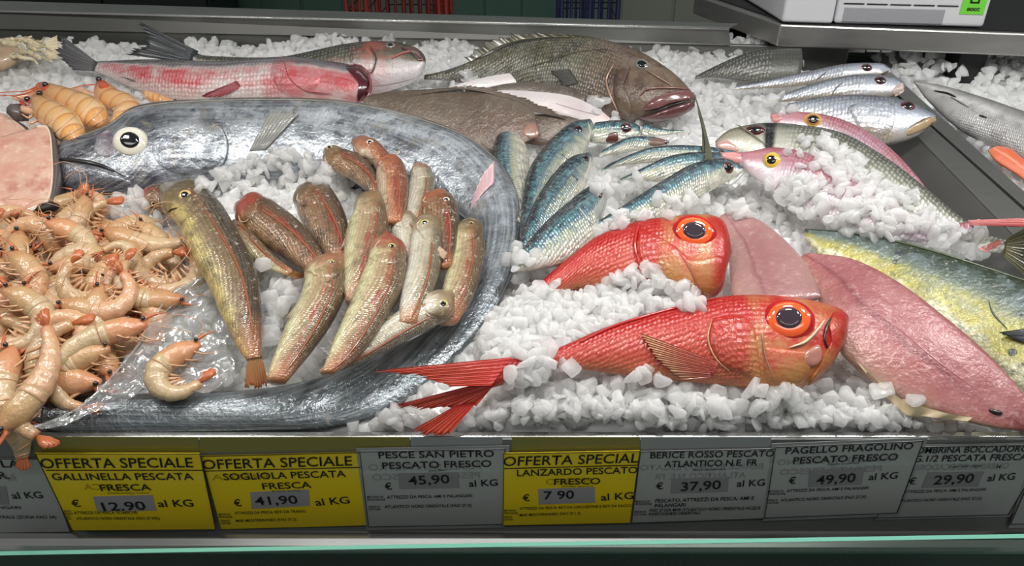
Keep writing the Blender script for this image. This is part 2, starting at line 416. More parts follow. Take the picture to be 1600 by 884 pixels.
# glass front of the counter
GL = Mat('green_tinted_glass'); GL.p(Base_Color=c(190, 205, 198), Roughness=0.02, Transmission_Weight=1.0, IOR=1.45)
GE = plain('glass_edge', c(120, 185, 165), 0.15, coat=0.5)
g0, g1 = on_y(-60, 868.5, -0.06), on_y(1660, 839.5, -0.06)
glass = thing('counter_glass', 'clear front glass of the counter with a pale green polished top edge', 'glass', g0 * .5 + g1 * .5 - Vector((0, 0, .8)))
quadbox('pane', g0 - Vector((0, 0, .8)), g1 - Vector((0, 0, .8)), g1, g0, Vector((0, 0.004, 0)), GL.m, glass, 0)
quadbox('glass_edge', g0 + Vector((0, -.0005, .0002)), g1 + Vector((0, -.0005, .0002)), g1 + Vector((0, .0045, .0002)), g0 + Vector((0, .0045, .0002)), Vector((0, 0, .0008)), GE, glass, 0.0005)

# weighing scale on its steel shelf at the rear
zsh = 0.222
shelf = thing('scale_shelf', 'steel shelf at the rear of the counter carrying the weighing scale', 'shelf', on_z(1400, 45, zsh) - Vector((0, 0, .15)))
P = [on_z(1220, 38, zsh), on_z(1690, 55.5, zsh), on_z(1690, -30, zsh), on_z(1085, -8, zsh)]
mid = (P[0] + P[1] + P[2] + P[3]) / 4
quadbox('shelf_top', P[0], P[1], P[2], P[3], Vector((0, 0, -0.038)), steel('shelf_steel', (0.44, 0.43, 0.41, 1), 0.3), shelf, 0.003)
Q = [p + (mid - p) * 0.05 + Vector((0, 0, 0.0)) for p in P]
quadbox('shelf_mat', Q[0], Q[1], Q[2], Q[3], Vector((0, 0, 0.002)), BLACK, shelf, 0)
for (x, y, w, dpt) in ((1514, 82, 44, .05), (1135, 40, 40, .05)):
    a = on_z(x, y, zsh - .0385) + Vector((0, .02, 0)); b = on_z(x + w, y + 1, zsh - .0385) + Vector((0, .02, 0))
    quadbox('leg', a, b, b + Vector((0, dpt, 0)), a + Vector((0, dpt, 0)), Vector((-0.004, 0, -0.062)), BLACK, shelf, 0.002)
for (x0, x1, y0, y1) in ((1302, 1340, 76, 90), (1343, 1376, 77, 92), (1378, 1420, 78, 94)):
    a, b = on_z(x0, 78, zsh - .039) + Vector((0, .06, 0)), on_z(x1, 79, zsh - .039) + Vector((0, .06, 0))
    quadbox('bracket', a, b, b + Vector((0, .03, 0)), a + Vector((0, .03, 0)), Vector((0, 0, -.018)), STEEL_L, shelf, 0.001)
SCW = plain('scale_casing', c(205, 205, 208), 0.35, coat=0.2); SCD = plain('scale_grey', c(150, 150, 154), 0.4, coat=0.2)
scale = thing('weighing_scale', 'grey shop weighing scale with a green inspection sticker, on the rear steel shelf', 'scale', on_z(1400, 30, zsh + .002))
a, b = on_z(1303, 37, zsh + .003), on_z(1537, 43.5, zsh + .003)
bk = Vector((0.02, 0.30, 0))
front_n = (b - a).cross(Vector((0, 0, 1))).normalized()
bevel(mk('scale_body', *prism_vf([a, b, b + bk, a + bk], Vector((0, 0, .12))), SCW, scale, smooth=False), 0.006, 3)
p0, p1 = a + (b - a) * .05 + front_n * .0012 + Vector((0, 0, .004)), a + (b - a) * .72 + front_n * .0012 + Vector((0, 0, .004))
quadbox('lower_panel', p0, p1, p1 + Vector((0, 0, .024)), p0 + Vector((0, 0, .024)), -front_n * .002, SCD, scale, 0.001)
for k in range(5):
    q = a + (b - a) * (0.04 + 0.155 * k) + front_n * .002 + Vector((0, 0, .0335)); e = (b - a) * .135
    quadbox('vent_slot', q, q + e, q + e + Vector((0, 0, .0016)), q + Vector((0, 0, .0016)), -front_n * .003, BLACK, scale, 0)
l0, l1 = on_z(1222, 35, zsh + .003), on_z(1301, 37.5, zsh + .003)
bevel(mk('side_housing', *prism_vf([l0, l1, l1 + bk, l0 + bk + Vector((-.03, 0, 0))], Vector((0, 0, .14))), SCW, scale, smooth=False), 0.005, 3)
q0 = a + (b - a) * .815 + front_n * .0015 + Vector((0, 0, .0215)); e = (b - a) * .155; uz = Vector((0, 0, .045))
st_ = quadbox('sticker', q0, q0 + e, q0 + e + uz, q0 + uz, -front_n * .002, plain('green_sticker', c(112, 205, 60), 0.4), scale, 0)

# shop beyond the counter
RACKD = plain('dark_rack_wire', c(60, 24, 24), 0.4)
def wire_rack(name, label, px0, px1, y, mat, cells):
    z0, z1 = -0.9, 0.15
    A, B = on_y(px0, 10, y), on_y(px1, 10, y); x0, x1 = A.x, B.x
    t = thing(name, label, 'wire rack', ((x0 + x1) / 2, y, z0))
    for k in range(cells + 1):
        x = x0 + (x1 - x0) * k / cells; r = 0.012 if k in (0, cells) or k % 3 == 0 else 0.007
        for dy in (0.0, 0.28):
            mk('wire_upright', *tube_vf([Vector((x, y + dy, z0)), Vector((x, y + dy, z1))], r, 6), mat, t)
    for k in range(14):
        z = z0 + 0.05 + (z1 - z0 - .05) * k / 13
        loop = [Vector((x0, y, z)), Vector((x1, y, z)), Vector((x1, y + .28, z)), Vector((x0, y + .28, z)), Vector((x0, y, z))]
        mk('wire_hoop', *tube_vf(loop, 0.0032, 5), RACKD, t)
    return t
wire_rack('wire_basket_rack', 'red wire rack standing on the shop floor beyond the counter', 541, 572, 3.0, plain('red_wire', c(150, 38, 30), 0.4), 3)
wire_rack('wire_basket_rack', 'wide red wire rack standing in the middle beyond the counter', 592, 670, 3.3, plain('red_wire_dark', c(140, 34, 28), 0.4), 6)
wire_rack('wire_basket_rack', 'narrow red wire rack end nearest the pale green panel beyond the counter', 686, 697, 3.1, plain('red_wire_bright', c(160, 42, 30), 0.4), 1)
wire_rack('wire_basket_rack', 'blue wire rack standing on the shop floor beside the white panel', 878, 966, 3.2, plain('blue_wire', c(28, 38, 92), 0.4), 6)
def cabinet(name, label, px0, px1, y, col, z1=0.3):
    x0, x1 = on_y(px0, 10, y).x, on_y(px1, 10, y).x
    t = thing(name, label, 'cabinet', ((x0 + x1) / 2, y, -.9))
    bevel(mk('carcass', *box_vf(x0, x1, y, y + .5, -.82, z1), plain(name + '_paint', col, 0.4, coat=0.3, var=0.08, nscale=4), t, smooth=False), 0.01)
    mk('plinth', *box_vf(x0 + .02, x1 - .02, y + .04, y + .46, -.9, -.82), BLACK, t, smooth=False)
    nd = 3
    for k in range(nd):
        a_, b_ = x0 + (x1 - x0) * (k + .03) / nd, x0 + (x1 - x0) * (k + .97) / nd
        d = bevel(mk('door', *box_vf(a_, b_, y - .015, y, -.78, z1 - .05), plain(name + '_door', tuple(v * .9 for v in col[:3]) + (1,), 0.3, coat=0.4), t, smooth=False), 0.005)
        mk('handle', *tube_vf([Vector((b_ - .05, y - .03, -.1)), Vector((b_ - .05, y - .03, .1))], .008, 6), STEEL_L, d)
    return t
cabinet('display_cabinet', 'dark cabinet beyond the counter behind the bass tails', -160, 330, 4.2, c(16, 26, 24))
cabinet('display_cabinet', 'grey green cabinet beyond the counter, next to the red wire rack', 345, 536, 4.9, c(96, 128, 114))
cabinet('display_cabinet', 'pale green cabinet beyond the counter between the red and blue wire racks', 700, 872, 4.3, c(106, 142, 126))
cabinet('display_cabinet', 'off white cabinet beyond the counter beside the blue wire rack', 970, 1215, 4.1, c(176, 178, 166))
# pale foam box past the scale
z = zsh + .0
fb = thing('foam_box', 'white foam fish box behind the scale at the far end', 'box', on_z(1600, 20, .02) + Vector((0, .35, 0)))
o_ = on_z(1545, 30, .10) + Vector((0.03, .12, 0))
FOAM = plain('white_foam', c(215, 218, 205), 0.7, var=0.04)
v, f = box_vf(o_.x, o_.x + .5, o_.y, o_.y + .3, -.02, .17); mk('tub', v, f, FOAM, fb, smooth=False)
v, f = box_vf(o_.x - .008, o_.x + .508, o_.y - .008, o_.y + .308, .17, .2); bevel(mk('lid', v, f, FOAM, fb, smooth=False), 0.006)

# ------------------------------------------------------------------ writing
def text_mesh(body, a, b, y, mat, parent, hpx=None, shear=0.0, bold=0.0, mirror=False, name='lettering', plane=None, ext=0.0003):
    """text between two picture points a, b of the vertical plane at depth y (baseline); height from hpx or from the natural width"""
    A, B = on_y(*a, y), on_y(*b, y)
    cu = bpy.data.curves.new(name, 'FONT'); cu.body = body; cu.size = 1.0; cu.shear = shear; cu.offset = bold; cu.extrude = 0; cu.resolution_u = 3
    o = bpy.data.objects.new(name, cu); COL.objects.link(o); bpy.context.view_layer.update()
    me = bpy.data.meshes.new_from_object(o.evaluated_get(bpy.context.evaluated_depsgraph_get())); bpy.data.objects.remove(o)
    n = len(me.vertices); co = np.empty(n * 3, np.float32); me.vertices.foreach_get('co', co); co = co.reshape(-1, 3)
    x0, x1 = co[:, 0].min(), co[:, 0].max(); w = x1 - x0
    ux = (B - A); wid = ux.length; ux = ux / wid; uz = Vector((-ux.z, 0, ux.x))
    sx = wid / w
    sy = sx if hpx is None else ((on_y(a[0], a[1] - hpx, y) - A).length / 0.73)
    o0 = root_loc(parent); t = (co[:, 0] - x0) * sx
    if mirror: t = wid - t
    X = np.array(A)[None, :] + t[:, None] * np.array(ux)[None] + (co[:, 1] * sy)[:, None] * np.array(uz)[None]
    X = X - np.array(o0)[None, :]
    me.vertices.foreach_set('co', X.astype(np.float32).ravel())
    if mirror: me.flip_normals()
    me.materials.clear(); me.materials.append(mat); me.update()
    me.name = name; ob = bpy.data.objects.new(name, me); COL.objects.link(ob); ob.parent = parent
    return ob
INK = plain('black_ink', c(16, 16, 16), 0.5); GHOST_W = plain('show_through_ink', c(138, 140, 139), 0.6); GHOST_Y = plain('show_through_ink_on_yellow', c(176, 148, 12), 0.6)
YEL = Mat('yellow_card'); YEL.p(Base_Color=c(232, 204, 10), Roughness=0.38, Coat_Weight=0.5, Coat_Roughness=0.15)
YEL = YEL.m
WHT = plain('white_card', c(164, 167, 165), 0.38, coat=0.5, var=0.03, nscale=12); PRC = plain('grey_price_paper', c(150, 148, 150), 0.55); PRC_W = plain('grey_price_patch', c(132, 134, 134), 0.55)
OLV = plain('frosted_olive_strip', c(130, 124, 58), 0.35, coat=0.4); SLV = plain('plastic_sleeve', c(146, 149, 148), 0.22, coat=0.8)
TAGN = [0]
def price_card(label, TL, TR, BL, BR, mat, lines, price, patch, sleeve=None, ghost=(), rule=None, strip_=None, front=0):
    k = TAGN[0]; TAGN[0] += 1; y = -0.0056 - 0.0011 * (k % 2) - 0.0022 * front
    q = lambda p, dy=0.0: on_y(p[0], p[1], y - dy)
    base = (q(BL) + q(BR)) / 2
    t = thing('price_card', label, 'price card', base, 'price cards on the front rail')
    def sheet(name, pts, m, dy, th=0.0006):
        return mk(name, *prism_vf([q(p, dy) for p in pts], Vector((0, th, 0))), m, t, smooth=False)
    sheet('card', [BL, BR, TR, TL], mat, 0.0)
    if sleeve:
        s = sleeve; sheet('sleeve', [(BL[0] - s * .4, BL[1] + s), (BR[0] + s * .6, BR[1] + s), (TR[0] + s * 1.4, TR[1] - s), (TL[0] - s, TL[1] - s)], SLV, -0.0007, 0.0004)
    ink = lambda pts, w, n='border': mk(n, *tube_vf([q(p, .0004) for p in pts], w, 5), INK, t)
    ink([(TL[0] + 1, TL[1] + 1), (BL[0] + 1, BL[1])], .0004); ink([(TL[0], TL[1] + 1), (TR[0], TR[1] + 1)], .0004); ink([(TR[0], TR[1]), (BR[0], BR[1])], .0005); ink([(BL[0], BL[1]), (BR[0], BR[1])], .0003)
    if rule: ink(rule, .0005, 'rule')
    if patch:
        pt = sheet('price_patch', patch, PRC if mat is YEL else PRC_W, 0.0006, 0.0005)
        text_mesh(price[0], price[1], price[2], y - .0012, INK, pt, price[3] if len(price) > 3 else 14, bold=.012, name='price')
    for g in ghost: text_mesh(g[0], g[1], g[2], y - .0003, GHOST_Y if mat is YEL else GHOST_W, t, g[3], bold=.012, mirror=True, name='show_through')
    for L in lines:
        st = L[4] if len(L) > 4 else 0.010
        sh = L[5] if len(L) > 5 else 0.0
        text_mesh(L[0], L[1], L[2], y - .0007, INK, t, L[3], bold=st, shear=sh)
    if strip_:
        mk('backing_strip', *prism_vf([on_y(p[0], p[1], -0.0044) for p in strip_], Vector((0, .0003, 0))), OLV if mat is YEL else SLV, t, smooth=False)
    return t
tiny = lambda x, y, w: [("METODO DI", (x, y), (x + w, y - .3), 3.0, 0.01), ("PRODUZIONE", (x, y + 4), (x + w + 3, y + 3.7), 3.0, 0.01)]
tiny2 = lambda x, y, w: [("ZONA DI", (x, y), (x + w, y - .3), 3.0, 0.01), ("CATTURA", (x, y + 4), (x + w + 2, y + 3.7), 3.0, 0.01)]
price_card('white price card cut off by the edge, first before the yellow cards, reading al KG', (-140, 717), (66, 716), (-110, 834), (110, 831), WHT,
    [("RICCIOLA", (-84, 731), (33, 730), 11), ("ATL. FR.", (-70, 749), (17, 748), 11), ("al KG", (20, 779), (68, 778), 10), ("ATTREZZI: PALANGARI", (-90, 795), (33, 795), 4.5, .008), ("ATLANTICO CENTRALE (ZONA FAO 34)", (-70, 810), (88, 810), 4.5, .008)],
    ("34,90", (-75, 782), (2, 782)), [(-90, 788), (14, 788), (9, 760), (-95, 760)], ghost=[("R.P", (8, 751), (26, 751), 10)], front=0)
price_card('yellow special offer card for gallinella at 12.90', (54, 708), (312, 708), (112, 829), (337, 827), YEL,
    [("OFFERTA SPECIALE", (66, 731.5), (304, 730), 15, .008, .1), ("GALLINELLA PESCATA", (83, 750), (303, 749.5), 10.5), ("FRESCA", (158, 767), (237, 766), 10), ("€", (114, 792), (127, 791.5), 10.5), ("al KG", (248, 792), (303, 791), 11),
     ("Chelidonichthys lucerna", (168, 771.5), (233, 771), 2.6, .0, .2), ("ATTREZZI DA PESCA: SCIABICHE", (116, 803), (215, 802.5), 4.2, .006), ("ATLANTICO NORD ORIENTALE (FAO 27.VIID)", (120, 812), (250, 811.5), 4.2, .006)] + tiny(101, 800, 10) + tiny2(104, 808, 6),
    ("12.90", (162, 798), (229, 796), 13), [(152, 799), (244, 797.5), (238, 773.5), (145, 776)], ghost=[("FRESCA", (132, 765), (200, 765), 9)], rule=[(72, 734.5), (317, 734.5)], strip_=[(52, 707), (310, 707), (310, 683), (60, 683)], front=1)
price_card('yellow special offer card for sogliola at 41,90', (313, 712), (562, 706), (344, 827), (575, 821), YEL,
    [("OFFERTA SPECIALE", (318, 733), (552, 727), 15, .008, .1), ("SOGLIOLA PESCATA", (350, 750), (541, 745), 10.5), ("FRESCA", (411, 764.5), (487, 762), 10), ("€", (367, 791), (378, 790.5), 10.5), ("al KG", (494, 790), (547, 786), 11),
     ("Solea solea", (424, 768.5), (470, 767), 2.6, 0, .2), ("ATTREZZI DA PESCA: RETI DA TRAINO", (367, 803.5), (478, 800.5), 4.2, .006), ("MAR MEDITERRANEO (FAO 37.2)", (369, 815.5), (463, 813), 4.2, .006)] + tiny(342, 805, 18) + tiny2(345, 815, 14),
    ("41,90", (400, 789), (466, 786.5), 13), [(393, 795), (484, 790), (482, 765), (391, 769)], ghost=[("FRESCA", (331, 750), (420, 749), 9)], rule=[(319, 736), (564, 730)], strip_=[(312, 707), (640, 701), (640, 683), (312, 683)])
price_card('white price card for pesce san pietro at 45,90', (561, 705), (789, 701), (575, 823), (785, 819), WHT,
    [("PESCE SAN PIETRO", (592, 716), (772, 713.5), 10.5), ("PESCATO FRESCO", (598, 732.5), (768, 729), 10.5), ("Zeus faber", (670, 737), (698, 735.5), 3.4, .0, .2), ("€", (602, 765), (613, 764.5), 10.5), ("al KG", (733, 760.5), (778, 758.5), 10.5),
     ("ATTREZZI DA PESCA: AMI E PALANGARI", (605, 779), (738, 776.5), 4.8, .008), ("ATLANTICO NORD ORIENTALE (FAO 27.X)", (601, 794), (737, 791.5), 4.8, .008)] + tiny(574, 778, 25) + tiny2(576, 793, 17),
    ("45,90", (639, 757.5), (703, 754.5), 14), [(624, 764), (718, 762), (716, 738), (622, 740)], sleeve=5, ghost=[("PESCE SAN PIETRO", (576, 735), (752, 733), 10), ("PESCATO FRESCO", (582, 750.5), (750, 747), 10)], strip_=[(642, 700), (785, 699), (785, 683), (642, 683)])
price_card('yellow special offer card for lanzardo at 7.90', (786, 708), (1000, 704), (785, 821), (985, 817), YEL,
    [("OFFERTA SPECIAL", (787, 728), (997, 722.5), 15, .008, .1), ("LANZARDO PESCATO", (808, 744), (996, 739), 10.5), ("FRESCO", (866, 757.5), (938, 756), 10), ("€", (817, 783), (828, 782.5), 10.5), ("al KG", (939, 782), (990, 779), 11),
     ("Scomber japonicus", (878, 761), (927, 760), 2.6, 0, .2), ("ATTREZZI DA PESCA: RETI DA CIRCUIZIONE E RETI DA RACCO", (812, 796.5), (987, 791.5), 4.2, .006), ("MAR MEDITERRANEO (FAO 37.1.3)", (812, 806.5), (907, 803.5), 4.2, .006)] + tiny(788, 799, 18) + tiny2(788, 809, 12),
    ("7 90", (850, 780), (897, 778.5), 13), [(842, 788), (930, 785), (929, 761), (841, 764)], ghost=[("FRESCO", (853, 757), (925, 755), 9)], rule=[(788, 732), (998, 726.5)], strip_=[(800, 706), (1000, 703), (1000, 683), (800, 683)], front=1)
price_card('white price card for berice rosso at 37,90', (1000, 705), (1213, 700.5), (986, 817), (1196, 810), WHT,
    [("BERICE ROSSO PESCATO", (1016, 716), (1209, 713), 10), ("ATLANTICO N.E. FR", (1038, 730), (1183, 727), 10), ("Beryx decadactylus", (1083, 735.5), (1134, 734), 3.0, .0, .2), ("€", (1025, 764.5), (1036, 764), 10.5), ("al KG", (1151, 760.5), (1195, 758.5), 10.5),
     ("PESCATO, ATTREZZI DA PESCA: AMI E", (1024, 785), (1178, 780.5), 5.6, .012), ("PALANGARI", (1023, 792.5), (1071, 791), 5.6, .012), ("FAO 27.IXA MAR ATLANTICO NORD ORIENTALE-ACQUE", (1015, 799.5), (1188, 795.5), 4.8, .01), ("PORTOGHESI ORIENTALI", (1014, 805.5), (1094, 803), 4.8, .01)] + tiny(993, 785, 22) + tiny2(991, 801, 18),
    ("37,90", (1064, 767), (1126, 763.5), 14), [(1048, 771), (1137, 768), (1139, 746), (1050, 748)], ghost=[("BERICE ROSSO PESCATO", (1000, 735), (1192, 732), 9), ("ATLANTICO N.E. FR", (1022, 749), (1165, 746), 9)], strip_=[(1001, 704), (1205, 700), (1205, 683), (1001, 683)])
price_card('white price card for pagello fragolino at 49,90, overlapping its neighbours', (1211, 698), (1443, 688.5), (1194, 809), (1402, 801), WHT,
    [("PAGELLO FRAGOLINO", (1227, 709.5), (1426, 701.5), 10.5), ("PESCATO FRESCO", (1239, 724.5), (1402, 718.5), 10.5), ("Pagellus erythrinus", (1293, 727), (1342, 724.5), 3.2, .0, .2), ("€", (1232, 756), (1243, 755.5), 10.5), ("al KG", (1357, 750), (1402, 747.5), 10.5),
     ("ATTREZZI DA PESCA: AMI E PALANGARI", (1229, 769), (1357, 764), 4.6, .008), ("ATLANTICO NORD ORIENTALE (FAO 27.IX)", (1220, 783.5), (1353, 778), 4.6, .008)] + tiny(1200, 769, 24) + tiny2(1199, 783, 16),
    ("49,90", (1275, 757), (1336, 752.5), 14), [(1263, 761), (1346, 757), (1352, 731), (1265, 735)], sleeve=5, ghost=[("PAGELLO FRAGOLINO", (1214, 727), (1400, 720), 9), ("PESCATO FRESCO", (1218, 742), (1377, 736), 9)], front=1)
price_card('white price card for ombrina boccadoro at 29,90', (1434, 698), (1640, 694), (1368, 809), (1576, 804), WHT,
    [("OMBRINA BOCCADORO", (1431, 708.5), (1606, 705.5), 10), ("KG.1/2 PESCATA FRESCA", (1417, 722), (1604, 718.5), 10), ("Argyrosomus regius", (1482, 730.5), (1533, 728.5), 3.2, .0, .2), ("€", (1419, 757), (1430, 756.5), 10.5), ("al KG", (1542, 752), (1585, 749), 10.5),
     ("ATTREZZI DA PESCA: AMI E PALANGARI", (1412, 770.5), (1540, 766.5), 4.4, .006), ("ATLANTICO NORD ORIENTALE (FAO 27.IX)", (1404, 784.5), (1534, 780.5), 4.4, .006)],
    ("29,90", (1458, 757), (1520, 753.5), 14), [(1440, 762), (1528, 760), (1538, 737), (1450, 738)], sleeve=3, ghost=[("OMBRINA BOCCADORO", (1425, 735), (1575, 732), 9)])
price_card('white price card in a clear sleeve cut off past the ombrina card', (1612, 740), (1740, 736), (1578, 819), (1700, 816), WHT, [("AL KG", (1640, 770), (1690, 768), 10)], None, None, sleeve=6, front=1)
for nm, a_, b_ in (("2008", 0, 0),):
    # the inspection sticker is stuck on upside down
    o = text_mesh("2008", (0, 0), (10, 0), 0.0, INK, st_, 3, bold=.03, name='year')
    me = o.data; n = len(me.vertices); co = np.empty(n * 3, np.float32); me.vertices.foreach_get('co', co); co = co.reshape(-1, 3) + np.array(root_loc(st_))
    lo, hi = co.min(0), co.max(0); tx = (co[:, 0] - lo[0]) / (hi[0] - lo[0]); tz = (co[:, 2] - lo[2]) / (hi[2] - lo[2])
    o0 = q0 + front_n * .0006 + uz * .12 + e * .80
    X = np.array(o0)[None] - tx[:, None] * np.array(e * .55)[None] + (1 - tz)[:, None] * np.array(uz * .13)[None] - np.array(root_loc(st_))[None]
    me.vertices.foreach_set('co', X.astype(np.float32).ravel()); me.update()
    s_ = q0 + front_n * .0006 + uz * .40
    for u0 in (.3, .62): mk('mark', *prism_vf([s_ + e * u0, s_ + e * (u0 + .07), s_ + e * (u0 + .07) + uz * .25, s_ + e * u0 + uz * .25], front_n * .0003), INK, st_, smooth=False)
    mk('mark', *prism_vf([s_ + e * .3, s_ + e * .69, s_ + e * .69 + uz * .06, s_ + e * .3 + uz * .06], front_n * .0003), INK, st_, smooth=False)
# ------------------------------------------------------------------ fish: colours
EYEB = plain('eye_black', c(10, 11, 14), 0.06, coat=1.0)
EYE_SILVER = plain('eye_silver', c(214, 214, 200), 0.12, coat=1.0); EYE_GOLD = plain('eye_gold', c(214, 168, 84), 0.12, coat=1.0)
EYE_YEL = plain('eye_yellow', c(196, 186, 110), 0.12, coat=1.0); EYE_RED = plain('eye_dark_red', c(84, 30, 28), 0.1, coat=1.0); EYE_GREY = plain('eye_grey', c(120, 122, 116), 0.15, coat=1.0)
EYE_OR = plain('eye_orange', c(240, 96, 40), 0.1, coat=1.0); EYE_ORR = plain('eye_orange_red', c(226, 52, 34), 0.1, coat=1.0); EYE_VIO = plain('pupil_violet', c(58, 46, 56), 0.05, coat=1.0)
DARKLINE = plain('dark_mouth_line', c(26, 22, 22), 0.35, coat=0.6)

def finmat(name, base, tipc, raydark=0.35, nrays=14, alpha=1.0, rough=0.3, mid=None):
    m = Mat(name); st = m.n('ShaderNodeSeparateXYZ', {0: m.n('ShaderNodeUVMap', uv_map='st').outputs[0]})
    k = m.ramp(st.outputs[1], [(0.0, base)] + ([(0.5, mid)] if mid else []) + [(1.0, tipc)])
    w = m.math('SINE', m.math('MULTIPLY', st.outputs[0], 2 * math.pi * nrays * 1.5))
    wv = m.math('MULTIPLY', m.math('ADD', w, 1.0), 0.5)
    dk = tuple(v * 0.45 for v in base[:3]) + (1,)
    m.p(Base_Color=m.mix(m.math('MULTIPLY', wv, raydark), k, dk), Roughness=rough, Coat_Weight=0.5, Coat_Roughness=0.1)
    m.bump(wv, 0.4, 0.001)
    if alpha < 1: m.p(Transmission_Weight=1 - alpha)
    return m.m

M_BASS = fishmat('bass_skin_stained', [(0.0, c(214, 206, 200)), (0.3, c(206, 190, 186)), (0.66, c(190, 184, 180)), (0.8, c(122, 122, 120)), (1.0, c(78, 80, 80))],
    mott=[], scales=0.006, sc_dark=0.18, over=[('v', [(0.15, 0.2), (0.35, 0.95), (0.62, 0.85), (0.72, 0.0)], c(196, 48, 60), 18), ('s', [(0.0, 0.85), (0.12, 0.55), (0.3, 0.75), (0.42, 0.1)], c(186, 60, 70), 26), ('v', [(.70, 0), (.76, .6), (1, .8)], c(70, 70, 72), 0)], bump=.4, metal=0.1, rough=0.3, streak=0.12)
M_BASS2 = fishmat('bass_skin_dark_back', [(0.0, c(206, 200, 202)), (0.44, c(200, 190, 190)), (0.54, c(120, 118, 104)), (0.7, c(70, 70, 58)), (1.0, c(48, 50, 42))],
    scales=0.006, sc_dark=0.25, mott=[(60, .5, .7, c(120, 120, 104), .5)], over=[('s', [(0.1, 0.0), (0.24, 0.45), (0.34, 0.0)], c(206, 96, 84), 40), ('v', [(.5, 0), (.56, .5), (.62, 0)], c(196, 120, 112), 30)], bump=.4)
M_GROUP = fishmat('grouper_skin', [(0.0, c(118, 116, 114)), (0.3, c(126, 124, 112)), (0.6, c(104, 102, 84)), (1.0, c(74, 72, 58))], wob=.12, mott=[(14, .44, .6, c(84, 78, 48), .8), (40, .46, .62, c(58, 54, 42), .75), (120, .56, .7, c(176, 174, 166), .5)],
    over=[('s', [(0.0, .9), (0.26, 0.75), (0.40, 0.0)], c(92, 62, 54), 0), ('s', [(0.0, .7), (0.35, .6), (0.42, 0.0)], c(60, 44, 36), 34), ('s', [(0.0, .6), (0.4, .5), (0.45, 0.0)], c(128, 112, 92), 45)], scales=0.005, sc_dark=0.22, bump=0.4, rough=.28)
M_FLAT = fishmat('turbot_skin', [(0.0, c(122, 108, 94)), (0.5, c(106, 92, 78)), (1.0, c(96, 84, 72))], mott=[(22, .45, .7, c(82, 66, 56), .8), (70, .55, .75, c(140, 126, 110), .5), (14, .55, .7, c(112, 74, 60), .5)], bump=.6, rough=.3, coat=.6)
M_SOLEW = fishmat('sole_white_side', [(0.0, c(224, 214, 212)), (1.0, c(214, 206, 206))], mott=[(30, .5, .75, c(206, 180, 178), .5)], over=[('s', [(0, .6), (.1, 0)], c(206, 164, 160), 0)], rough=.35)
M_SOLEB = fishmat('sole_brown_side', [(0.0, c(118, 108, 98)), (1.0, c(88, 80, 72))], mott=[(40, .5, .7, c(72, 62, 54), .7)], bump=.5)
M_SCAB = fishmat('scabbard_skin', [(0.0, c(124, 129, 135)), (0.2, c(174, 182, 188)), (0.7, c(176, 182, 188)), (0.88, c(131, 135, 137)), (1.0, c(89, 89, 85))], wob=.14, wscale=14,
    mott=[(20, .46, .6, c(92, 98, 106), .95), (55, .5, .64, c(80, 86, 94), .75), (12, .52, .66, c(228, 234, 240), .75), (110, .56, .68, c(70, 74, 80), .7), (40, .58, .7, c(190, 176, 142), .5)], over=[('s', [(0.0, .6), (0.05, .3), (.09, 0)], c(60, 56, 66), 0), ('s', [(0.0, .8), (0.08, .5), (.16, 0)], c(64, 58, 68), 26), ('s', [(.40, 0), (.52, .55), (.66, .8), (1.0, .9)], c(92, 102, 106), 0)], metal=.55, rough=.22, coat=.7, bump=.8, streak=.25)
GURN = {}
HEADS = {'red': c(166, 70, 56), 'or': c(178, 100, 60), 'tan': c(140, 116, 82), 'ol': c(104, 90, 60), 'pink': c(168, 112, 84)}
GCOL = {  # back, flank, belly, stripe, stripe strength, mottle
 'olive': (c(66, 54, 34), c(120, 98, 66), c(206, 186, 116), c(150, 84, 56), .35, .7), 'tan': (c(112, 88, 58), c(160, 136, 100), c(218, 212, 166), c(150, 62, 38), .9, .6),
 'red': (c(140, 76, 44), c(166, 106, 72), c(206, 184, 156), c(140, 46, 28), 1.0, .6), 'rust': (c(84, 62, 36), c(118, 82, 50), c(156, 120, 84), c(140, 38, 26), 1.0, .8), 'pale': (c(126, 114, 90), c(182, 172, 150), c(222, 218, 200), c(150, 128, 96), .5, .45)}
def gurnmat(key, head):
    if (key, head) in GURN: return GURN[(key, head)]
    back, mid, belly, stripe, red, dark = GCOL[key]; hc = HEADS[head]; dk = lambda col, q: tuple(v * q for v in col[:3]) + (1,)
    GURN[(key, head)] = fishmat('gurnard_skin_%s_%s' % (key, head), [(0.0, belly), (0.24, belly), (0.42, mid), (0.62, mid), (0.76, back), (1.0, dk(back, .7))], wob=.09, wscale=60,
        mott=[(45, .46, .66, dk(back, .6), dark), (140, .5, .66, dk(mid, .62), dark * .8), (200, .58, .7, c(236, 226, 204), .6)], over=[('v', [(.26, 0), (.36, .55), (.46, .5), (.56, 0)], tuple(min(1, q * 1.5 + .06) for q in mid[:3]) + (1,), 55), ('v', [(.56, 0), (.62, red), (.66, red), (.74, 0)], stripe, 34), ('s', [(0.0, .85), (.13, .7), (.22, 0)], hc, 0), ('s', [(0.0, .7), (.2, .5), (.24, 0)], dk(hc, .6), 60), ('s', [(.85, 0), (1.0, .7)], c(190, 120, 78), 0)], scales=.0026, sc_dark=.16, rough=.22, coat=.9, bump=.22, metal=.08)  # white sparkle and pale flank band paint wet highlights into the skin colour
    return GURN[(key, head)]
HEAD_RED, HEAD_OR, HEAD_TAN, HEAD_OL, HEAD_PINK = 'red', 'or', 'tan', 'ol', 'pink'
JAWE = plain('gurnard_jaw_edge', c(206, 176, 140), .3, coat=.7, var=.15, nscale=80); GILL = plain('gurnard_gill_dark', c(70, 52, 38), .3, coat=.7); SPINE = plain('gurnard_spine_ridge', c(150, 84, 54), .3, coat=.7, var=.2, nscale=120)
M_MACK = {}
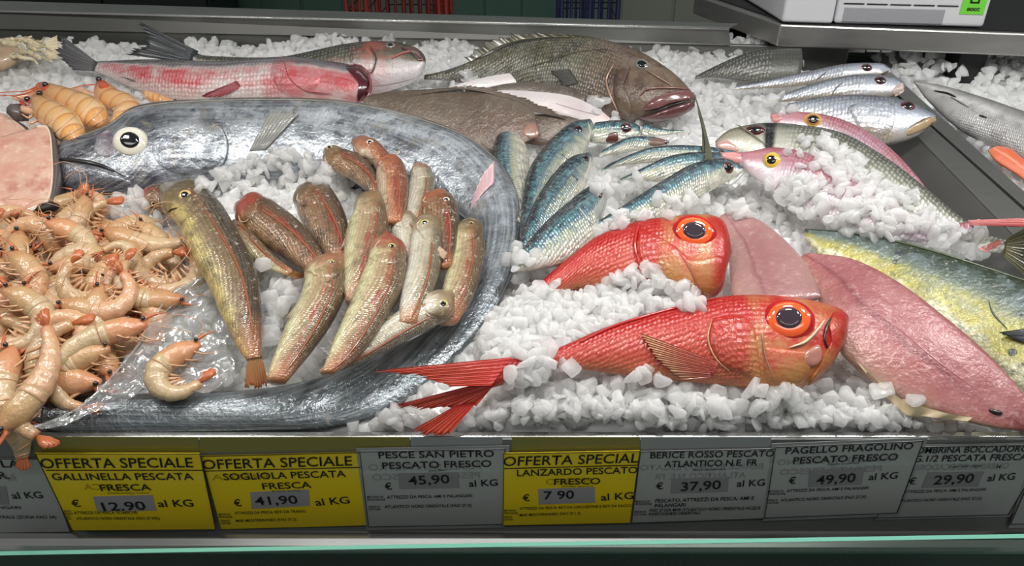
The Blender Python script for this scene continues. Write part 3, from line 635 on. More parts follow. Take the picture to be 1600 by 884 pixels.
for key, off in (('a', -.06), ('b', -0.12), ('c', 0.04)):
    M_MACK[key] = fishmat('mackerel_skin_' + key, [(0.0, c(226, 222, 204)), (.30 + off, c(206, 204, 186)), (.44 + off, c(150, 160, 154)), (.56 + off, c(96, 124, 136)), (.72 + off, c(50, 74, 90)), (.88 + off * .5, c(26, 36, 44)), (1.0, c(12, 16, 20))], wob=.08, wscale=70,
        mott=[(90, .48, .62, c(70, 92, 96), .5), (180, .56, .68, c(236, 240, 236), .4)], over=[('v', [(.30, 0), (.38, .5), (.5, .5), (.58, 0)], c(190, 190, 140), 60), ('v', [(.56, 0), (.66, .7), (.78, .5), (.86, 0)], c(120, 186, 190), 90)], metal=.3, rough=.2, coat=.8, streak=.08, scales=.004, sc_dark=.1, bump=.4, bands=(230, c(16, 28, 36), .75))
M_BER = fishmat('alfonsino_skin', [(0.0, c(180, 111, 77)), (.2, c(178, 72, 51)), (.42, c(178, 37, 25)), (.62, c(175, 22, 13)), (1.0, c(168, 12, 8))], wob=.08, wscale=30, mott=[(50, .52, .7, c(184, 60, 43), .4), (200, .6, .72, c(209, 129, 103), .4)],
    over=[('v', [(.22, 0), (.42, .7), (.58, .5), (.70, 0)], c(184, 82, 65), 60), ('s', [(0.0, .3), (.1, .9), (.29, .85), (.33, 0)], c(177, 129, 75), 30), ('s', [(0.0, .95), (.06, .85), (.1, .25), (.2, 0)], c(163, 24, 18), 0)], scales=.0046, sc_dark=.15, rough=.3, coat=.35, stretch=1.1, bump=.28, sc_lite=c(206, 94, 72))
HEAD_BER = None
BER_RED = plain('alfonsino_red', c(178, 21, 16), .22, coat=.7, var=.2, nscale=70); BER_FIN = finmat('alfonsino_fin', c(192, 32, 21), c(203, 82, 54), .35, 14); BER_FINP = finmat('alfonsino_pectoral', c(185, 63, 50), c(199, 151, 108), .35, 16, mid=c(194, 99, 75))
BER_MOUTH = plain('alfonsino_mouth', c(176, 120, 104), .25, coat=.8, var=.2, nscale=80); BER_LIP = plain('alfonsino_pale_bone', c(206, 186, 150), .3, coat=.6, var=.15, nscale=60)
M_FIL = fishmat('fillet_flesh', [(0.0, c(162, 128, 111)), (.15, c(156, 98, 90)), (.42, c(146, 79, 79)), (.5, c(119, 54, 59)), (.56, c(145, 81, 83)), (.9, c(154, 96, 96)), (1.0, c(141, 79, 79))], wob=.10, wscale=22, mott=[(24, .48, .66, c(171, 122, 119), .6), (16, .52, .68, c(136, 64, 69), .6), (130, .56, .7, c(192, 156, 154), .5)], rough=.34, coat=.5, bump=.45, sss=.12)
M_FIL2 = fishmat('fillet_flesh_dull', [(0.0, c(171, 135, 127)), (.5, c(151, 102, 102)), (1.0, c(158, 118, 115))], wob=.15, wscale=18, mott=[(24, .48, .66, c(167, 126, 122), .6), (130, .56, .7, c(198, 165, 162), .4)], over=[('v', [(.28, 0), (.34, .6), (.38, 0)], c(126, 66, 72), 0)], rough=.25, coat=.9, bump=.3, sss=.1)
FLAP = plain('fillet_flap', c(206, 186, 150), .3, coat=.8, var=.12, nscale=30)
M_MAHI = fishmat('dolphinfish_skin', [(0.0, c(206, 190, 60)), (.05, c(212, 206, 150)), (.22, c(216, 214, 190)), (.34, c(176, 170, 84)), (.50, c(150, 148, 78)), (.6, c(84, 98, 78)), (.72, c(46, 58, 44)), (1.0, c(26, 36, 18))], wob=.16, wscale=30,
    mott=[(34, .48, .6, c(112, 126, 128), .6), (160, .5, .62, c(60, 72, 60), .6), (200, .58, .7, c(206, 210, 196), .45)], over=[('v', [(.08, 0), (.2, .45), (.32, .85), (.5, .75), (.66, 0)], c(170, 158, 44), 30), ('v', [(.3, 0), (.5, .55), (.68, .35), (.8, 0)], c(112, 124, 122), 38)], rough=.3, coat=.6, bump=.7, metal=.1, dots=(48, .20, c(34, 42, 50), .9))
M_BRG = fishmat('bream_grey_skin', [(0.0, c(222, 222, 214)), (.45, c(206, 206, 192)), (.72, c(150, 150, 136)), (.9, c(96, 98, 86)), (1.0, c(52, 54, 48))], scales=.0052, sc_dark=.45, over=[('s', [(.16, 0), (.175, 1), (.2, 1), (.215, 0)], c(20, 20, 20), 0), ('s', [(0.0, .5), (.12, .3), (.16, 0)], c(150, 136, 112), 0)], rough=.28, metal=.2)
M_BRP = fishmat('bream_pink_skin', [(0.0, c(226, 220, 222)), (.4, c(210, 192, 198)), (.62, c(180, 128, 136)), (1.0, c(150, 70, 80))], scales=.0048, sc_dark=.25, mott=[(20, .5, .7, c(196, 170, 196), .5)], over=[('s', [(0.0, .55), (.12, .3), (.2, 0)], c(206, 150, 156), 0)], rough=.25, metal=.15, coat=.7)
M_MEA = fishmat('meagre_skin', [(0.0, c(176, 164, 146)), (.14, c(192, 180, 164)), (.3, c(206, 208, 212)), (.6, c(186, 192, 202)), (.78, c(136, 142, 152)), (.92, c(80, 84, 92)), (1.0, c(50, 52, 58))], scales=.0055, sc_dark=.3, mott=[(14, .5, .7, c(176, 184, 206), .4)], metal=.35, rough=.25, coat=.7)
M_DRK = fishmat('dark_scaled_skin', [(0.0, c(120, 120, 112)), (.4, c(92, 92, 86)), (1.0, c(48, 48, 44))], scales=.006, sc_dark=.35, metal=.2)
M_HAKE = fishmat('hake_skin', [(0.0, c(190, 188, 186)), (.45, c(176, 174, 172)), (.62, c(206, 204, 202)), (.8, c(150, 148, 144)), (1.0, c(84, 82, 78))], scales=.003, sc_dark=.06, mott=[(16, .46, .64, c(130, 128, 126), .6), (60, .52, .68, c(112, 110, 108), .4)], metal=.2)
FIN_DARK = finmat('dark_fin', c(72, 74, 78), c(44, 46, 50), .5, 14); FIN_BASS = finmat('bass_tail_fin', c(96, 96, 98), c(64, 62, 66), .5, 16); FIN_BASS2 = finmat('bass_tail_fin_dark', c(60, 66, 70), c(26, 32, 36), .6, 16)
FIN_TAN = finmat('gurnard_fin_tan', c(196, 150, 100), c(206, 130, 86), .35, 10); FIN_PALE = finmat('gurnard_fin_pale', c(206, 180, 150), c(214, 190, 166), .25, 10); FIN_OLIVE = finmat('olive_fin', c(96, 92, 66), c(74, 72, 58), .5, 10)
FIN_PINK = finmat('pink_fin', c(206, 130, 128), c(204, 110, 104), .25, 10); FIN_REDD = finmat('bruised_fin', c(176, 92, 98), c(150, 60, 70), .3, 10); FIN_CLEAR = finmat('clear_fin', c(176, 176, 170), c(214, 214, 206), .45, 14, alpha=.55, rough=.15); FIN_GREY = finmat('grey_fin', c(150, 154, 160), c(176, 180, 184), .3, 10); FIN_BRN = finmat('brown_tail_fin', c(112, 108, 66), c(56, 56, 46), .5, 16)

# ------------------------------------------------------------------ the back row
f = Fish('sea_bass', 'sea bass stained pink with wide open mouth, lying in front of a second bass', 'fish',
    [(578, 124, 570, 148), (568, 108, 561, 158), (545, 101, 538, 160), (512, 96, 505, 158), (460, 90, 452, 156), (400, 92, 390, 156), (340, 97, 325, 158), (285, 95, 268, 155), (235, 94, 218, 142), (190, 95, 178, 124), (160, 96, 152, 113), (145, 97, 141, 111)],
    M_BASS, h=[.045, .035, .03], lean=.55, thick=.5, group='sea bass at the back of the tray', n=60)
f.fin([(152, 97), (147, 111)], [(96, 54), (93, 88), (118, 112)], FIN_BASS, 'tail_fin', 16, jag=.12, tlift=.01)
f.patch([(425, 98), (460, 94), (495, 100), (500, 130), (470, 152), (440, 146), (425, 122)], None, 'gill_cover', .003)
f.patch([(540, 106), (562, 106), (578, 128), (574, 150), (558, 160), (562, 138), (552, 118)], plain('bass_open_mouth', c(74, 22, 30), .22, coat=.9, var=.25, nscale=60), 'mouth', .003)
f.line([(541, 104), (565, 105), (580, 128), (576, 152), (556, 162)], .0028, plain('bass_lip', c(126, 62, 70), .25, coat=.8), 'lip', .002)
f.fin([(370, 126), (378, 136)], [(318, 148), (316, 152), (345, 152)], FIN_REDD, 'pectoral_fin', 8, tlift=.003)
f.fin([(225, 132), (200, 122)], [(228, 134), (206, 126), (186, 120)], FIN_DARK, 'anal_fin', 6, tlift=0)
f.line([(445, 100), (455, 125), (480, 142), (520, 146)], .001, plain('bass_red_line', c(150, 40, 50), .3, coat=.8), 'gill_line', .003)
f = Fish('sea_bass', 'sea bass behind the stained one, chin tipped up showing a white throat and dark back', 'fish',
    [(664, 90, 660, 104), (655, 78, 648, 124), (625, 68, 615, 138), (580, 66, 575, 147), (535, 71, 530, 148), (490, 80, 488, 140), (430, 90, 425, 125), (330, 88, 325, 114), (305, 82, 300, 98)],
    M_BASS2, h=[.06, .035, .05], lean=.55, thick=.5, group='sea bass at the back of the tray', n=50)
f.fin([(310, 80), (300, 99)], [(223, 40), (236, 68), (200, 92)], FIN_BASS2, 'tail_fin', 16, jag=.15, tlift=.02, lift=-.004)
f.eye(610, 71, 8, 5, EYE_GREY, EYEB, .55)
f.line([(662, 96), (645, 82), (628, 84), (612, 92)], .0022, plain('bass_mouth_pink', c(176, 96, 96), .25, coat=.8), 'mouth', .001)
f.patch([(663, 94), (650, 74), (625, 74), (640, 82), (655, 96)], plain('bass_upper_lip', c(92, 66, 62), .3, coat=.8), 'upper_lip', .003)
f.patch([(575, 72), (585, 90), (580, 112), (560, 106), (545, 92), (555, 76)], None, 'gill_cover', .003)
f.line([(578, 72), (588, 92), (580, 114), (562, 108)], .0012, plain('bass_gill_slit', c(72, 56, 48), .3), 'gill_line', .002)
f.line([(652, 120), (630, 126), (600, 132), (575, 134)], .0012, plain('throat_fold', c(180, 168, 170), .4), 'throat_fold', .0005)

f = Fish('grouper', 'large brown grouper at the rear with thick purple lips', 'fish',
    [(1086, 150, 1083, 166), (1068, 128, 1060, 180), (1042, 106, 1020, 188), (1010, 86, 975, 186), (970, 70, 930, 180), (900, 57, 862, 162), (820, 62, 800, 142), (750, 90, 740, 132), (700, 109, 697, 126), (664, 117, 663, 124)],
    M_GROUP, h=[.05, .045, .03, .02], lean=.6, thick=.5, n=60)
f.eye(1003, 101, 12, 9, EYE_GREY, EYEB, .6, rot=.3)
f.patch([(1085, 146), (1070, 140), (1040, 146), (1012, 160), (1005, 172), (1022, 172), (1050, 162), (1080, 156)], plain('grouper_lip', c(112, 72, 70), .2, coat=1.0, var=.15, nscale=50), 'upper_lip', .006)
f.patch([(1085, 158), (1055, 165), (1020, 177), (1000, 184), (1025, 190), (1062, 181), (1084, 168)], plain('grouper_lower_lip', c(92, 54, 54), .2, coat=1.0, var=.15, nscale=50), 'lower_lip', .006)
f.line([(1084, 156), (1055, 163), (1022, 174), (1003, 180)], .0014, DARKLINE, 'mouth', .004)
f.patch([(975, 92), (962, 110), (958, 140), (966, 170), (985, 186), (985, 160), (975, 130), (985, 105)], None, 'gill_cover', .004)
f.line([(960, 100), (948, 125), (955, 150), (968, 178)], .002, plain('grouper_pale_edge', c(156, 120, 100), .25, coat=.8), 'gill_edge', .002)
f.line([(800, 115), (850, 98), (900, 82), (950, 76)], .0009, plain('grouper_lateral', c(70, 66, 46), .3), 'lateral_line', .0003)
f.fin([(950, 66), (880, 58), (800, 66), (735, 97)], [(940, 62), (865, 53), (786, 56), (722, 88)], FIN_OLIVE, 'dorsal_fin', 20, jag=.5, tlift=.003)
f.fin([(890, 108), (905, 130)], [(858, 112), (870, 122), (880, 136)], plain('grouper_pectoral', c(70, 70, 66), .3, coat=.5), 'pectoral_fin', 8, hug=True, tlift=.002)
f.line([(1010, 110), (1035, 125), (1050, 135)], .0016, plain('grouper_snout_fold', c(140, 112, 92), .25, coat=.9), 'snout_fold', .001)
f.line([(1000, 150), (1012, 140), (1045, 138), (1075, 140)], .0016, plain('grouper_jaw_fold', c(134, 96, 88), .25, coat=.9), 'jaw_fold', .002)

f = Fish('sole', 'pale sole turned white side up in front of the grouper', 'flatfish', [(860, 117, 858, 126), (820, 112, 818, 129), (770, 118, 768, 137), (720, 130, 716, 142), (694, 138, 692, 143)], M_SOLEW, h=.022, lean=.6, thick=.2, group='soles in front of the grouper', nose=0)
f = Fish('sole', 'brown sole lying edge on between two white undersides', 'flatfish', [(915, 150, 912, 158), (892, 136, 885, 156), (840, 129, 835, 150), (790, 131, 788, 148), (740, 143, 738, 147)], M_SOLEB, h=.026, lean=.6, thick=.2, group='soles in front of the grouper', nose=0)
f = Fish('sole', 'white bellied sole with a pink nose pointing at the grouper lips', 'flatfish', [(953, 184, 949, 192), (932, 168, 922, 194), (892, 150, 882, 182), (840, 143, 832, 170), (790, 141, 785, 152), (745, 144, 742, 148)], M_SOLEW, h=.03, lean=.65, thick=.22, group='soles in front of the grouper', nose=0)
f.line([(935, 180), (905, 172), (870, 162)], .0008, plain('sole_fold', c(206, 190, 190), .4), 'gill_line', .0004)
f = Fish('turbot', 'small brown turbot with pinkish snout tucked behind the mackerel heads', 'flatfish', [(905, 186, 900, 206), (880, 180, 862, 224), (842, 178, 832, 226), (805, 186, 798, 216), (775, 196, 772, 206)], M_FLAT, h=.03, lean=.6, thick=.16, group='turbots', nose=0)
f = Fish('turbot', 'big brown turbot lying flat behind the arched silver scabbard fish', 'flatfish', [(841, 198, 838, 214), (828, 168, 802, 232), (782, 150, 762, 238), (722, 139, 700, 225), (652, 140, 645, 205), (602, 144, 596, 178), (570, 152, 568, 160)], M_FLAT, h=.04, lean=.6, thick=.14, group='turbots', nose=0)
f.fin([(640, 141), (722, 139), (785, 152), (832, 174)], [(660, 140), (745, 133), (830, 155), (895, 186)], plain('turbot_fin', c(96, 82, 70), .35, coat=.5, var=.2, nscale=60), 'dorsal_fin', 24, jag=.2, tlift=-.004)
f.patch([(838, 192), (842, 208), (835, 216), (820, 212), (818, 200), (828, 192)], plain('turbot_snout', c(140, 104, 90), .35, coat=.5, var=.25, nscale=80), 'snout', .0008)

# ------------------------------------------------------------------ scabbard fish coiled across the tray
f = Fish('scabbard_fish', 'huge silver scabbard fish with a round staring eye, coiled round the gurnards', 'fish',
    [(90, 232, 92, 296), (105, 218, 115, 297), (135, 210, 155, 299), (170, 196, 205, 301), (205, 172, 250, 302), (250, 162, 305, 296), (330, 157, 365, 290), (420, 155, 430, 285), (520, 158, 510, 288), (600, 171, 570, 296), (680, 193, 630, 305), (740, 219, 685, 318), (782, 254, 725, 340), (808, 298, 741, 370), (816, 350, 742, 405), (806, 408, 735, 450), (785, 462, 705, 492), (746, 520, 645, 530), (690, 578, 522, 584), (610, 640, 405, 609), (520, 668, 270, 615), (400, 674, 150, 619), (240, 675, 60, 628), (100, 676, -40, 640)],
    M_SCAB, h=[.03, .035, .035, .035, .03, .022, .006, .002, .002], lean=lambda t: .42 if t < .5 else max(.1, .42 - (t - .5) * 1.6), thick=lambda s: .42 if s < .4 else .42 - .26 * min(1, (s - .4) / .15), n=150, m=26, nose=0)
SCAB = f
f.eye(205, 222, 30, 25, EYE_SILVER, EYEB, .5, .38, iris=plain('eye_pearl', c(226, 222, 206), .1, coat=1.0), jf=.86, rot=.15)
f.line([(90, 249), (120, 251), (155, 258), (180, 268)], .0034, DARKLINE, 'mouth', .0002)
f.line([(180, 268), (188, 272), (196, 276)], .001, DARKLINE, 'mouth_corner', .0002)
f.patch([(92, 252), (130, 256), (178, 270), (205, 284), (190, 294), (140, 296), (98, 292)], M_SCAB, 'lower_jaw', .004)
f.patch([(235, 196), (290, 186), (345, 200), (352, 240), (330, 268), (280, 275), (240, 250)], None, 'gill_cover', .002)
f.line([(346, 196), (356, 225), (350, 255), (330, 272)], .001, plain('scabbard_gill_grey', c(96, 102, 108), .3), 'gill_line', .002)
f.fin([(390, 236), (415, 234)], [(428, 166), (452, 166), (474, 172)], FIN_CLEAR, 'pectoral_fin', 14, tlift=.003, jag=.2, hug=True, lift=.0006)
f.line([(118, 216), (140, 214), (165, 202)], .0012, plain('snout_dark', c(90, 82, 94), .3, coat=.7), 'snout_ridge', .0005)
f.patch([(150, 212), (172, 202), (180, 228), (170, 246), (148, 238)], fishmat('scabbard_bruise', [(0, c(112, 98, 108)), (1, c(130, 120, 128))], mott=[(90, .5, .66, c(84, 72, 82), .8), (50, .48, .62, c(176, 178, 182), .8)], coat=.8, bump=.6), 'bruised_cheek', .0012)
f.line([(90, 229), (108, 218), (135, 210), (170, 196), (205, 173), (250, 163), (330, 158), (420, 156), (520, 159), (600, 172), (680, 194), (740, 220), (780, 254)], .0014, plain('dorsal_ridge', c(128, 122, 112), .35, coat=.5), 'dorsal_ridge', .0004, n=60)
f.fin([(735, 330), (752, 305), (772, 285)], [(738, 318), (752, 282), (774, 250)], plain('pale_pink_fin', c(206, 170, 172), .3, coat=.6), 'anal_fin', 6, tlift=.006)

# ------------------------------------------------------------------ gurnards
GG = 'gurnards inside the coil'
def gurnard(label, st, key, h, eye=None, er=5, head=None, hpoly=None, lean=.45, tail=None, thick=.62, pec=None, pecm=None, mouth=None, ring=None, snout=.35):
    f = Fish('gurnard', label, 'fish', st, gurnmat(key, head or 'tan'), h=h, lean=lean, thick=thick, group=GG, p=.9, prof=lambda t: 1 - snout * math.exp(-(t / .05) ** 2) + .08 * math.exp(-((t - .13) / .06) ** 2) - .06 * math.exp(-((t - .25) / .04) ** 2))
    if hpoly: f.patch(hpoly, None, 'head_plate', .0018)
    f.line([f.sv(.22, .86), f.sv(.255, .74), f.sv(.27, .62), f.sv(.272, .5)], .0005, GILL, 'gill_edge', .0001)
    f.line([f.sv(.25, .66), f.sv(.4, .68), f.sv(.6, .69), f.sv(.8, .68), f.sv(.95, .62)], .0013, SPINE, 'spine_ridge', .0002, n=40)
    if snout and not label.startswith('small'): f.line([f.sv(.05, .34), f.sv(.09, .2), f.sv(.14, .13), f.sv(.2, .22), f.sv(.215, .34)], .0011, JAWE, 'jaw_edge', .0006)
    if snout: f.line([f.sv(.05, .66), f.sv(.1, .8), f.sv(.17, .82)], .0009, SPINE, 'brow_ridge', .0006)
    if eye: f.eye(eye[0], eye[1], er * 1.3, er * 1.1, ring or EYE_YEL, EYEB, .5, .4)
    if tail: f.fin(*tail, FIN_TAN, 'tail_fin', 8, jag=.1, tlift=.003)
    if pec: f.fin(*pec, pecm or FIN_PALE, 'pectoral_fin', 8, tlift=.003)
    else: f.fin([f.sv(.25, .14), f.sv(.3, .06)], [f.sv(.46, .10), f.sv(.5, .02), f.sv(.5, -.08)], FIN_PALE, 'pectoral_fin', 7, tlift=.002)
    if mouth: f.line(mouth, .0009, DARKLINE, 'mouth', .0022)
    return f
gurnard('tan gurnard facing away under the topmost pink headed one, by the scabbard flank', [(512, 228, 504, 244), (538, 233, 512, 262), (572, 250, 545, 278), (590, 275, 572, 298), (598, 298, 590, 308)], 'rust', .055, (515, 231), 4, HEAD_TAN, [(506, 230), (525, 231), (538, 250), (518, 262), (508, 250)])
gurnard('gurnard with dusky pink head topmost in the pile, white rimmed eye', [(553, 214, 550, 230), (580, 216, 560, 246), (600, 230, 582, 256), (620, 258, 592, 278), (628, 292, 602, 300)], 'red', .062, (578, 223), 5, HEAD_PINK, [(552, 216), (575, 216), (597, 232), (588, 250), (562, 244), (552, 232)], ring=EYE_SILVER)
gurnard('pinkish gurnard upright behind the orange headed one', [(654, 251, 645, 256), (678, 270, 640, 282), (677, 300, 634, 312), (668, 330, 632, 336), (655, 352, 636, 354)], 'pale', .05, None, 4, HEAD_PINK, [(648, 254), (664, 260), (678, 274), (660, 278), (644, 276)])
gurnard('brick red gurnard standing upright with striped sides at the back of the pile', [(602, 244, 592, 252), (626, 248, 588, 266), (637, 275, 590, 296), (636, 310, 598, 326), (628, 345, 606, 348)], 'red', .064, None, 4, HEAD_OR, [(594, 252), (610, 246), (628, 256), (615, 268), (596, 268)])
gurnard('rust gurnard half buried in ice, second from the big olive one', [(478, 286, 460, 300), (512, 290, 462, 328), (536, 325, 482, 362), (548, 368, 505, 395), (552, 408, 522, 416)], 'rust', .04, None, 4, HEAD_OL, [(462, 298), (482, 288), (505, 296), (492, 318), (468, 322)])
gurnard('rust gurnard with red side streak half buried in ice, just past the big olive one', [(376, 310, 364, 336), (408, 305, 378, 358), (442, 325, 402, 376), (474, 352, 432, 396), (500, 388, 468, 418), (510, 422, 484, 430)], 'rust', .04, None, 4, HEAD_RED, [(366, 318), (390, 306), (402, 322), (388, 346), (368, 336)])
gurnard('slim gurnard half hidden behind the big olive one, only its tapering tail end showing', [(372, 340, 356, 358), (402, 370, 384, 396), (430, 400, 415, 418), (458, 422, 448, 431)], 'tan', .036, tail=([(460, 423), (449, 431)], [(480, 428), (468, 436)]))
gurnard('small gurnard with dark reddish snout peeking out behind the big olive head', [(226, 299, 223, 314), (238, 291, 232, 327), (262, 290, 255, 335), (290, 310, 275, 345)], 'rust', .034, (241, 318), 4, HEAD_RED, [(226, 302), (238, 293), (250, 298), (248, 318), (232, 322)])
gurnard('orange headed gurnard behind the grey headed one, pale eye ring', [(672, 298, 660, 308), (704, 304, 658, 324), (717, 332, 668, 348), (714, 372, 680, 382), (706, 412, 688, 420)], 'rust', .055, (697, 313), 5, HEAD_OR, [(660, 312), (672, 299), (700, 302), (714, 322), (698, 334), (668, 328)], ring=EYE_SILVER)
gurnard('broad tan gurnard standing behind the red nosed one', [(582, 300, 560, 306), (606, 312, 553, 328), (609, 348, 541, 368), (600, 388, 537, 408), (586, 428, 537, 448), (570, 465, 540, 472)], 'tan', .058, None, 4, HEAD_TAN, [(556, 312), (575, 300), (598, 308), (600, 326), (575, 334), (556, 328)])
gurnard('small grey gurnard squeezed between the red nosed and grey headed ones', [(624, 326, 610, 334), (652, 340, 609, 356), (662, 366, 620, 382), (655, 402, 628, 412), (645, 432, 626, 436)], 'pale', .052, None, 4, HEAD_TAN, [(610, 332), (628, 326), (648, 340), (636, 354), (612, 352)])
gurnard('dull tan gurnard closest to the scabbard tail coil', [(742, 340, 722, 344), (756, 360, 704, 368), (757, 396, 702, 404), (750, 432, 693, 444), (735, 472, 686, 478), (715, 502, 684, 503)], 'tan', .045, (736, 350), 4, HEAD_OL, [(706, 362), (722, 344), (740, 342), (752, 358), (735, 370), (710, 370)])
gurnard('grey headed gurnard with silvery side and whiskers', [(676, 333, 656, 338), (690, 352, 644, 360), (691, 392, 638, 404), (684, 432, 630, 444), (668, 472, 624, 478), (650, 505, 622, 505)], 'pale', .062, (664, 349), 6, HEAD_TAN, [(648, 352), (660, 336), (678, 336), (690, 356), (688, 380), (664, 376)], pec=([(686, 384), (680, 392)], [(698, 398), (696, 404), (692, 408)]))
gurnard('tan gurnard with yellow eye lying left of the red nosed one, orange side line', [(520, 395, 504, 398), (542, 412, 478, 424), (543, 444, 470, 466), (528, 484, 452, 500), (504, 524, 438, 534), (475, 562, 424, 568), (448, 596, 415, 594)], 'tan', .056, (517, 411), 5.5, HEAD_PINK, [(476, 424), (492, 406), (512, 397), (534, 404), (538, 424), (510, 434)])
gurnard('red nosed gurnard in the middle of the pile', [(609, 361, 597, 364), (632, 386, 580, 386), (637, 414, 570, 418), (627, 455, 557, 452), (603, 498, 538, 496), (575, 538, 520, 536), (545, 566, 508, 568), (522, 583, 502, 581)], 'tan', .068, (612, 386), 6, HEAD_RED, [(574, 404), (580, 388), (600, 362), (616, 370), (630, 392), (622, 412), (592, 410)])
gurnard('pale whitish gurnard lying across the bottom of the pile along the scabbard band', [(713, 470, 702, 450), (704, 497, 668, 461), (670, 513, 630, 482), (625, 536, 590, 512), (580, 559, 555, 541), (540, 576, 525, 563), (505, 586, 499, 578)], 'pale', .055, (692, 475), 7, HEAD_TAN, [(712, 470), (702, 452), (680, 458), (660, 470), (668, 490), (698, 496)], pec=([(664, 474), (670, 484)], [(600, 500), (612, 506), (630, 506)]))
f = gurnard('biggest olive gurnard, first of the pile beside the shrimps, tail hanging on the scabbard band', [(264, 286, 248, 298), (312, 288, 258, 330), (342, 312, 278, 356), (372, 362, 297, 396), (396, 408, 322, 440), (407, 460, 345, 492), (409, 512, 367, 538), (408, 560, 386, 564)], 'olive', [.05, .055, .05, .045], (290, 306), 9, HEAD_OL, [(250, 298), (264, 287), (300, 290), (318, 312), (312, 338), (288, 352), (266, 338)],
    tail=([(409, 556), (386, 560)], [(420, 600), (404, 606), (382, 604)]), pec=([(345, 340), (352, 350)], [(374, 378), (378, 388), (384, 390)]), pecm=FIN_OLIVE, ring=plain('eye_amber', c(206, 176, 110), .12, coat=1.0), mouth=[(262, 334), (270, 328), (280, 326)], snout=0.0)
f.fin([(284, 364), (296, 378)], [(300, 400), (312, 420), (318, 430)], FIN_PALE, 'pelvic_fin', 6, tlift=-.002)

# ------------------------------------------------------------------ mackerels
GM = 'mackerels beside the coil'
def mackerel(label, st, h, key='a', eye=None, er=7, gill=None, tail=None, lean=.5, pec=None):
    f = Fish('mackerel', label, 'fish', st, M_MACK[key], h=h, lean=lean, thick=.55, group=GM)
    if eye: f.eye(eye[0], eye[1], er, er * .95, EYE_RED, EYEB, .6, .3)
    if gill: f.line(gill, .0009, plain('mackerel_gill_edge', c(196, 196, 186), .25, coat=.8), 'gill_edge', .0004)
    if pec: f.fin(*pec, FIN_DARK, 'pectoral_fin', 6, tlift=.002)
    return f
f = mackerel('mackerel seen from below its jaw, wedged upright against the turbot snout', [(786, 200, 804, 200), (772, 224, 824, 234), (769, 262, 828, 266), (780, 310, 826, 312), (796, 350, 820, 352)], .028, 'c')
f = mackerel('mackerel behind two others, glassy head pointing away, nearest the turbot', [(919, 186, 926, 206), (888, 194, 914, 238), (850, 230, 892, 266), (826, 266, 862, 304), (816, 315, 842, 342), (812, 372, 824, 388)], .046, 'a', (903, 202), 7, [(918, 190), (922, 205), (918, 220)], pec=([(878, 240), (888, 250)], [(864, 252), (868, 256), (876, 256)]))
f = mackerel('dark backed mackerel in the middle of the three leaning against the coil', [(918, 238, 926, 254), (888, 248, 915, 290), (856, 282, 896, 324), (832, 322, 866, 358), (816, 362, 838, 388), (806, 398, 817, 408)], .05, 'b', (914, 248), 6, [(922, 246), (920, 262), (912, 280)], pec=([(892, 272), (904, 280)], [(882, 282), (890, 288), (898, 288)]))
f = mackerel('mackerel with big red brown eye, first of the three by the red fish back', [(941, 287, 949, 302), (918, 292, 940, 346), (888, 315, 924, 386), (854, 345, 892, 408), (826, 376, 856, 418), (806, 402, 828, 422), (797, 414, 806, 424)], .056, 'a', (933, 303), 9, [(904, 324), (918, 342), (928, 352)], pec=([(896, 318), (902, 332)], [(878, 332), (884, 338), (892, 338)]))
f.patch([(946, 290), (948, 308), (942, 332), (930, 344), (926, 330), (936, 316)], plain('mackerel_jaw', c(150, 152, 146), .2, coat=1.0, var=.15, nscale=80), 'jaw', .0012)
f = mackerel('slim silver tail half of a mackerel sunk in ice under the grouper chin', [(1068, 203, 1066, 207), (1040, 202, 1036, 212), (1008, 194, 1000, 216)], .03, 'c')
f = mackerel('mackerel with dark eye and torn gill, furthest back under the grouper chin', [(1000, 198, 997, 216), (984, 190, 978, 224), (955, 189, 946, 224), (930, 192, 922, 222)], .04, 'a', (978, 200), 9)
f.patch([(952, 208), (964, 206), (966, 220), (954, 224), (946, 220)], plain('torn_gill', c(86, 40, 38), .3, coat=.7, var=.2, nscale=80), 'gill', .001)
f = mackerel('small bluish mackerel between the torn one and the long one', [(1046, 221, 1042, 228), (1020, 214, 1014, 232), (980, 215, 970, 240), (942, 234, 935, 246)], .038, 'c', (1040, 222), 4)
f.patch([(1012, 216), (1034, 216), (1042, 224), (1026, 228), (1014, 226)], plain('mackerel_brown_cheek', c(110, 84, 72), .3, coat=.7), 'cheek', .0008)
f = mackerel('long bluish mackerel lying behind the thin upright fin', [(1150, 236, 1144, 246), (1112, 230, 1106, 254), (1062, 227, 1050, 252), (1010, 232, 995, 256), (965, 250, 955, 262), (945, 262, 940, 268)], .045, 'c', (1128, 240), 6)
f = mackerel('pale bellied mackerel tucked under the long bluish one', [(1126, 238, 1118, 262), (1085, 238, 1076, 286), (1040, 246, 1030, 284), (1000, 264, 990, 280), (972, 278, 966, 284)], .047, 'c')
f = mackerel('large pale mackerel with maroon eye, snout touching the pink bream mouth', [(1162, 262, 1154, 274), (1132, 248, 1128, 288), (1082, 256, 1086, 314), (1032, 284, 1050, 332), (984, 314, 1012, 348), (950, 336, 976, 356), (925, 352, 945, 360)], .056, 'c', (1137, 262), 10, [(1104, 262), (1106, 280), (1110, 296)], lean=.5)
f.patch([(1148, 276), (1158, 262), (1162, 270), (1150, 284), (1140, 290), (1138, 282)], plain('mackerel_jaw_pale', c(176, 176, 168), .2, coat=1.0, var=.15, nscale=80), 'jaw', .0012)

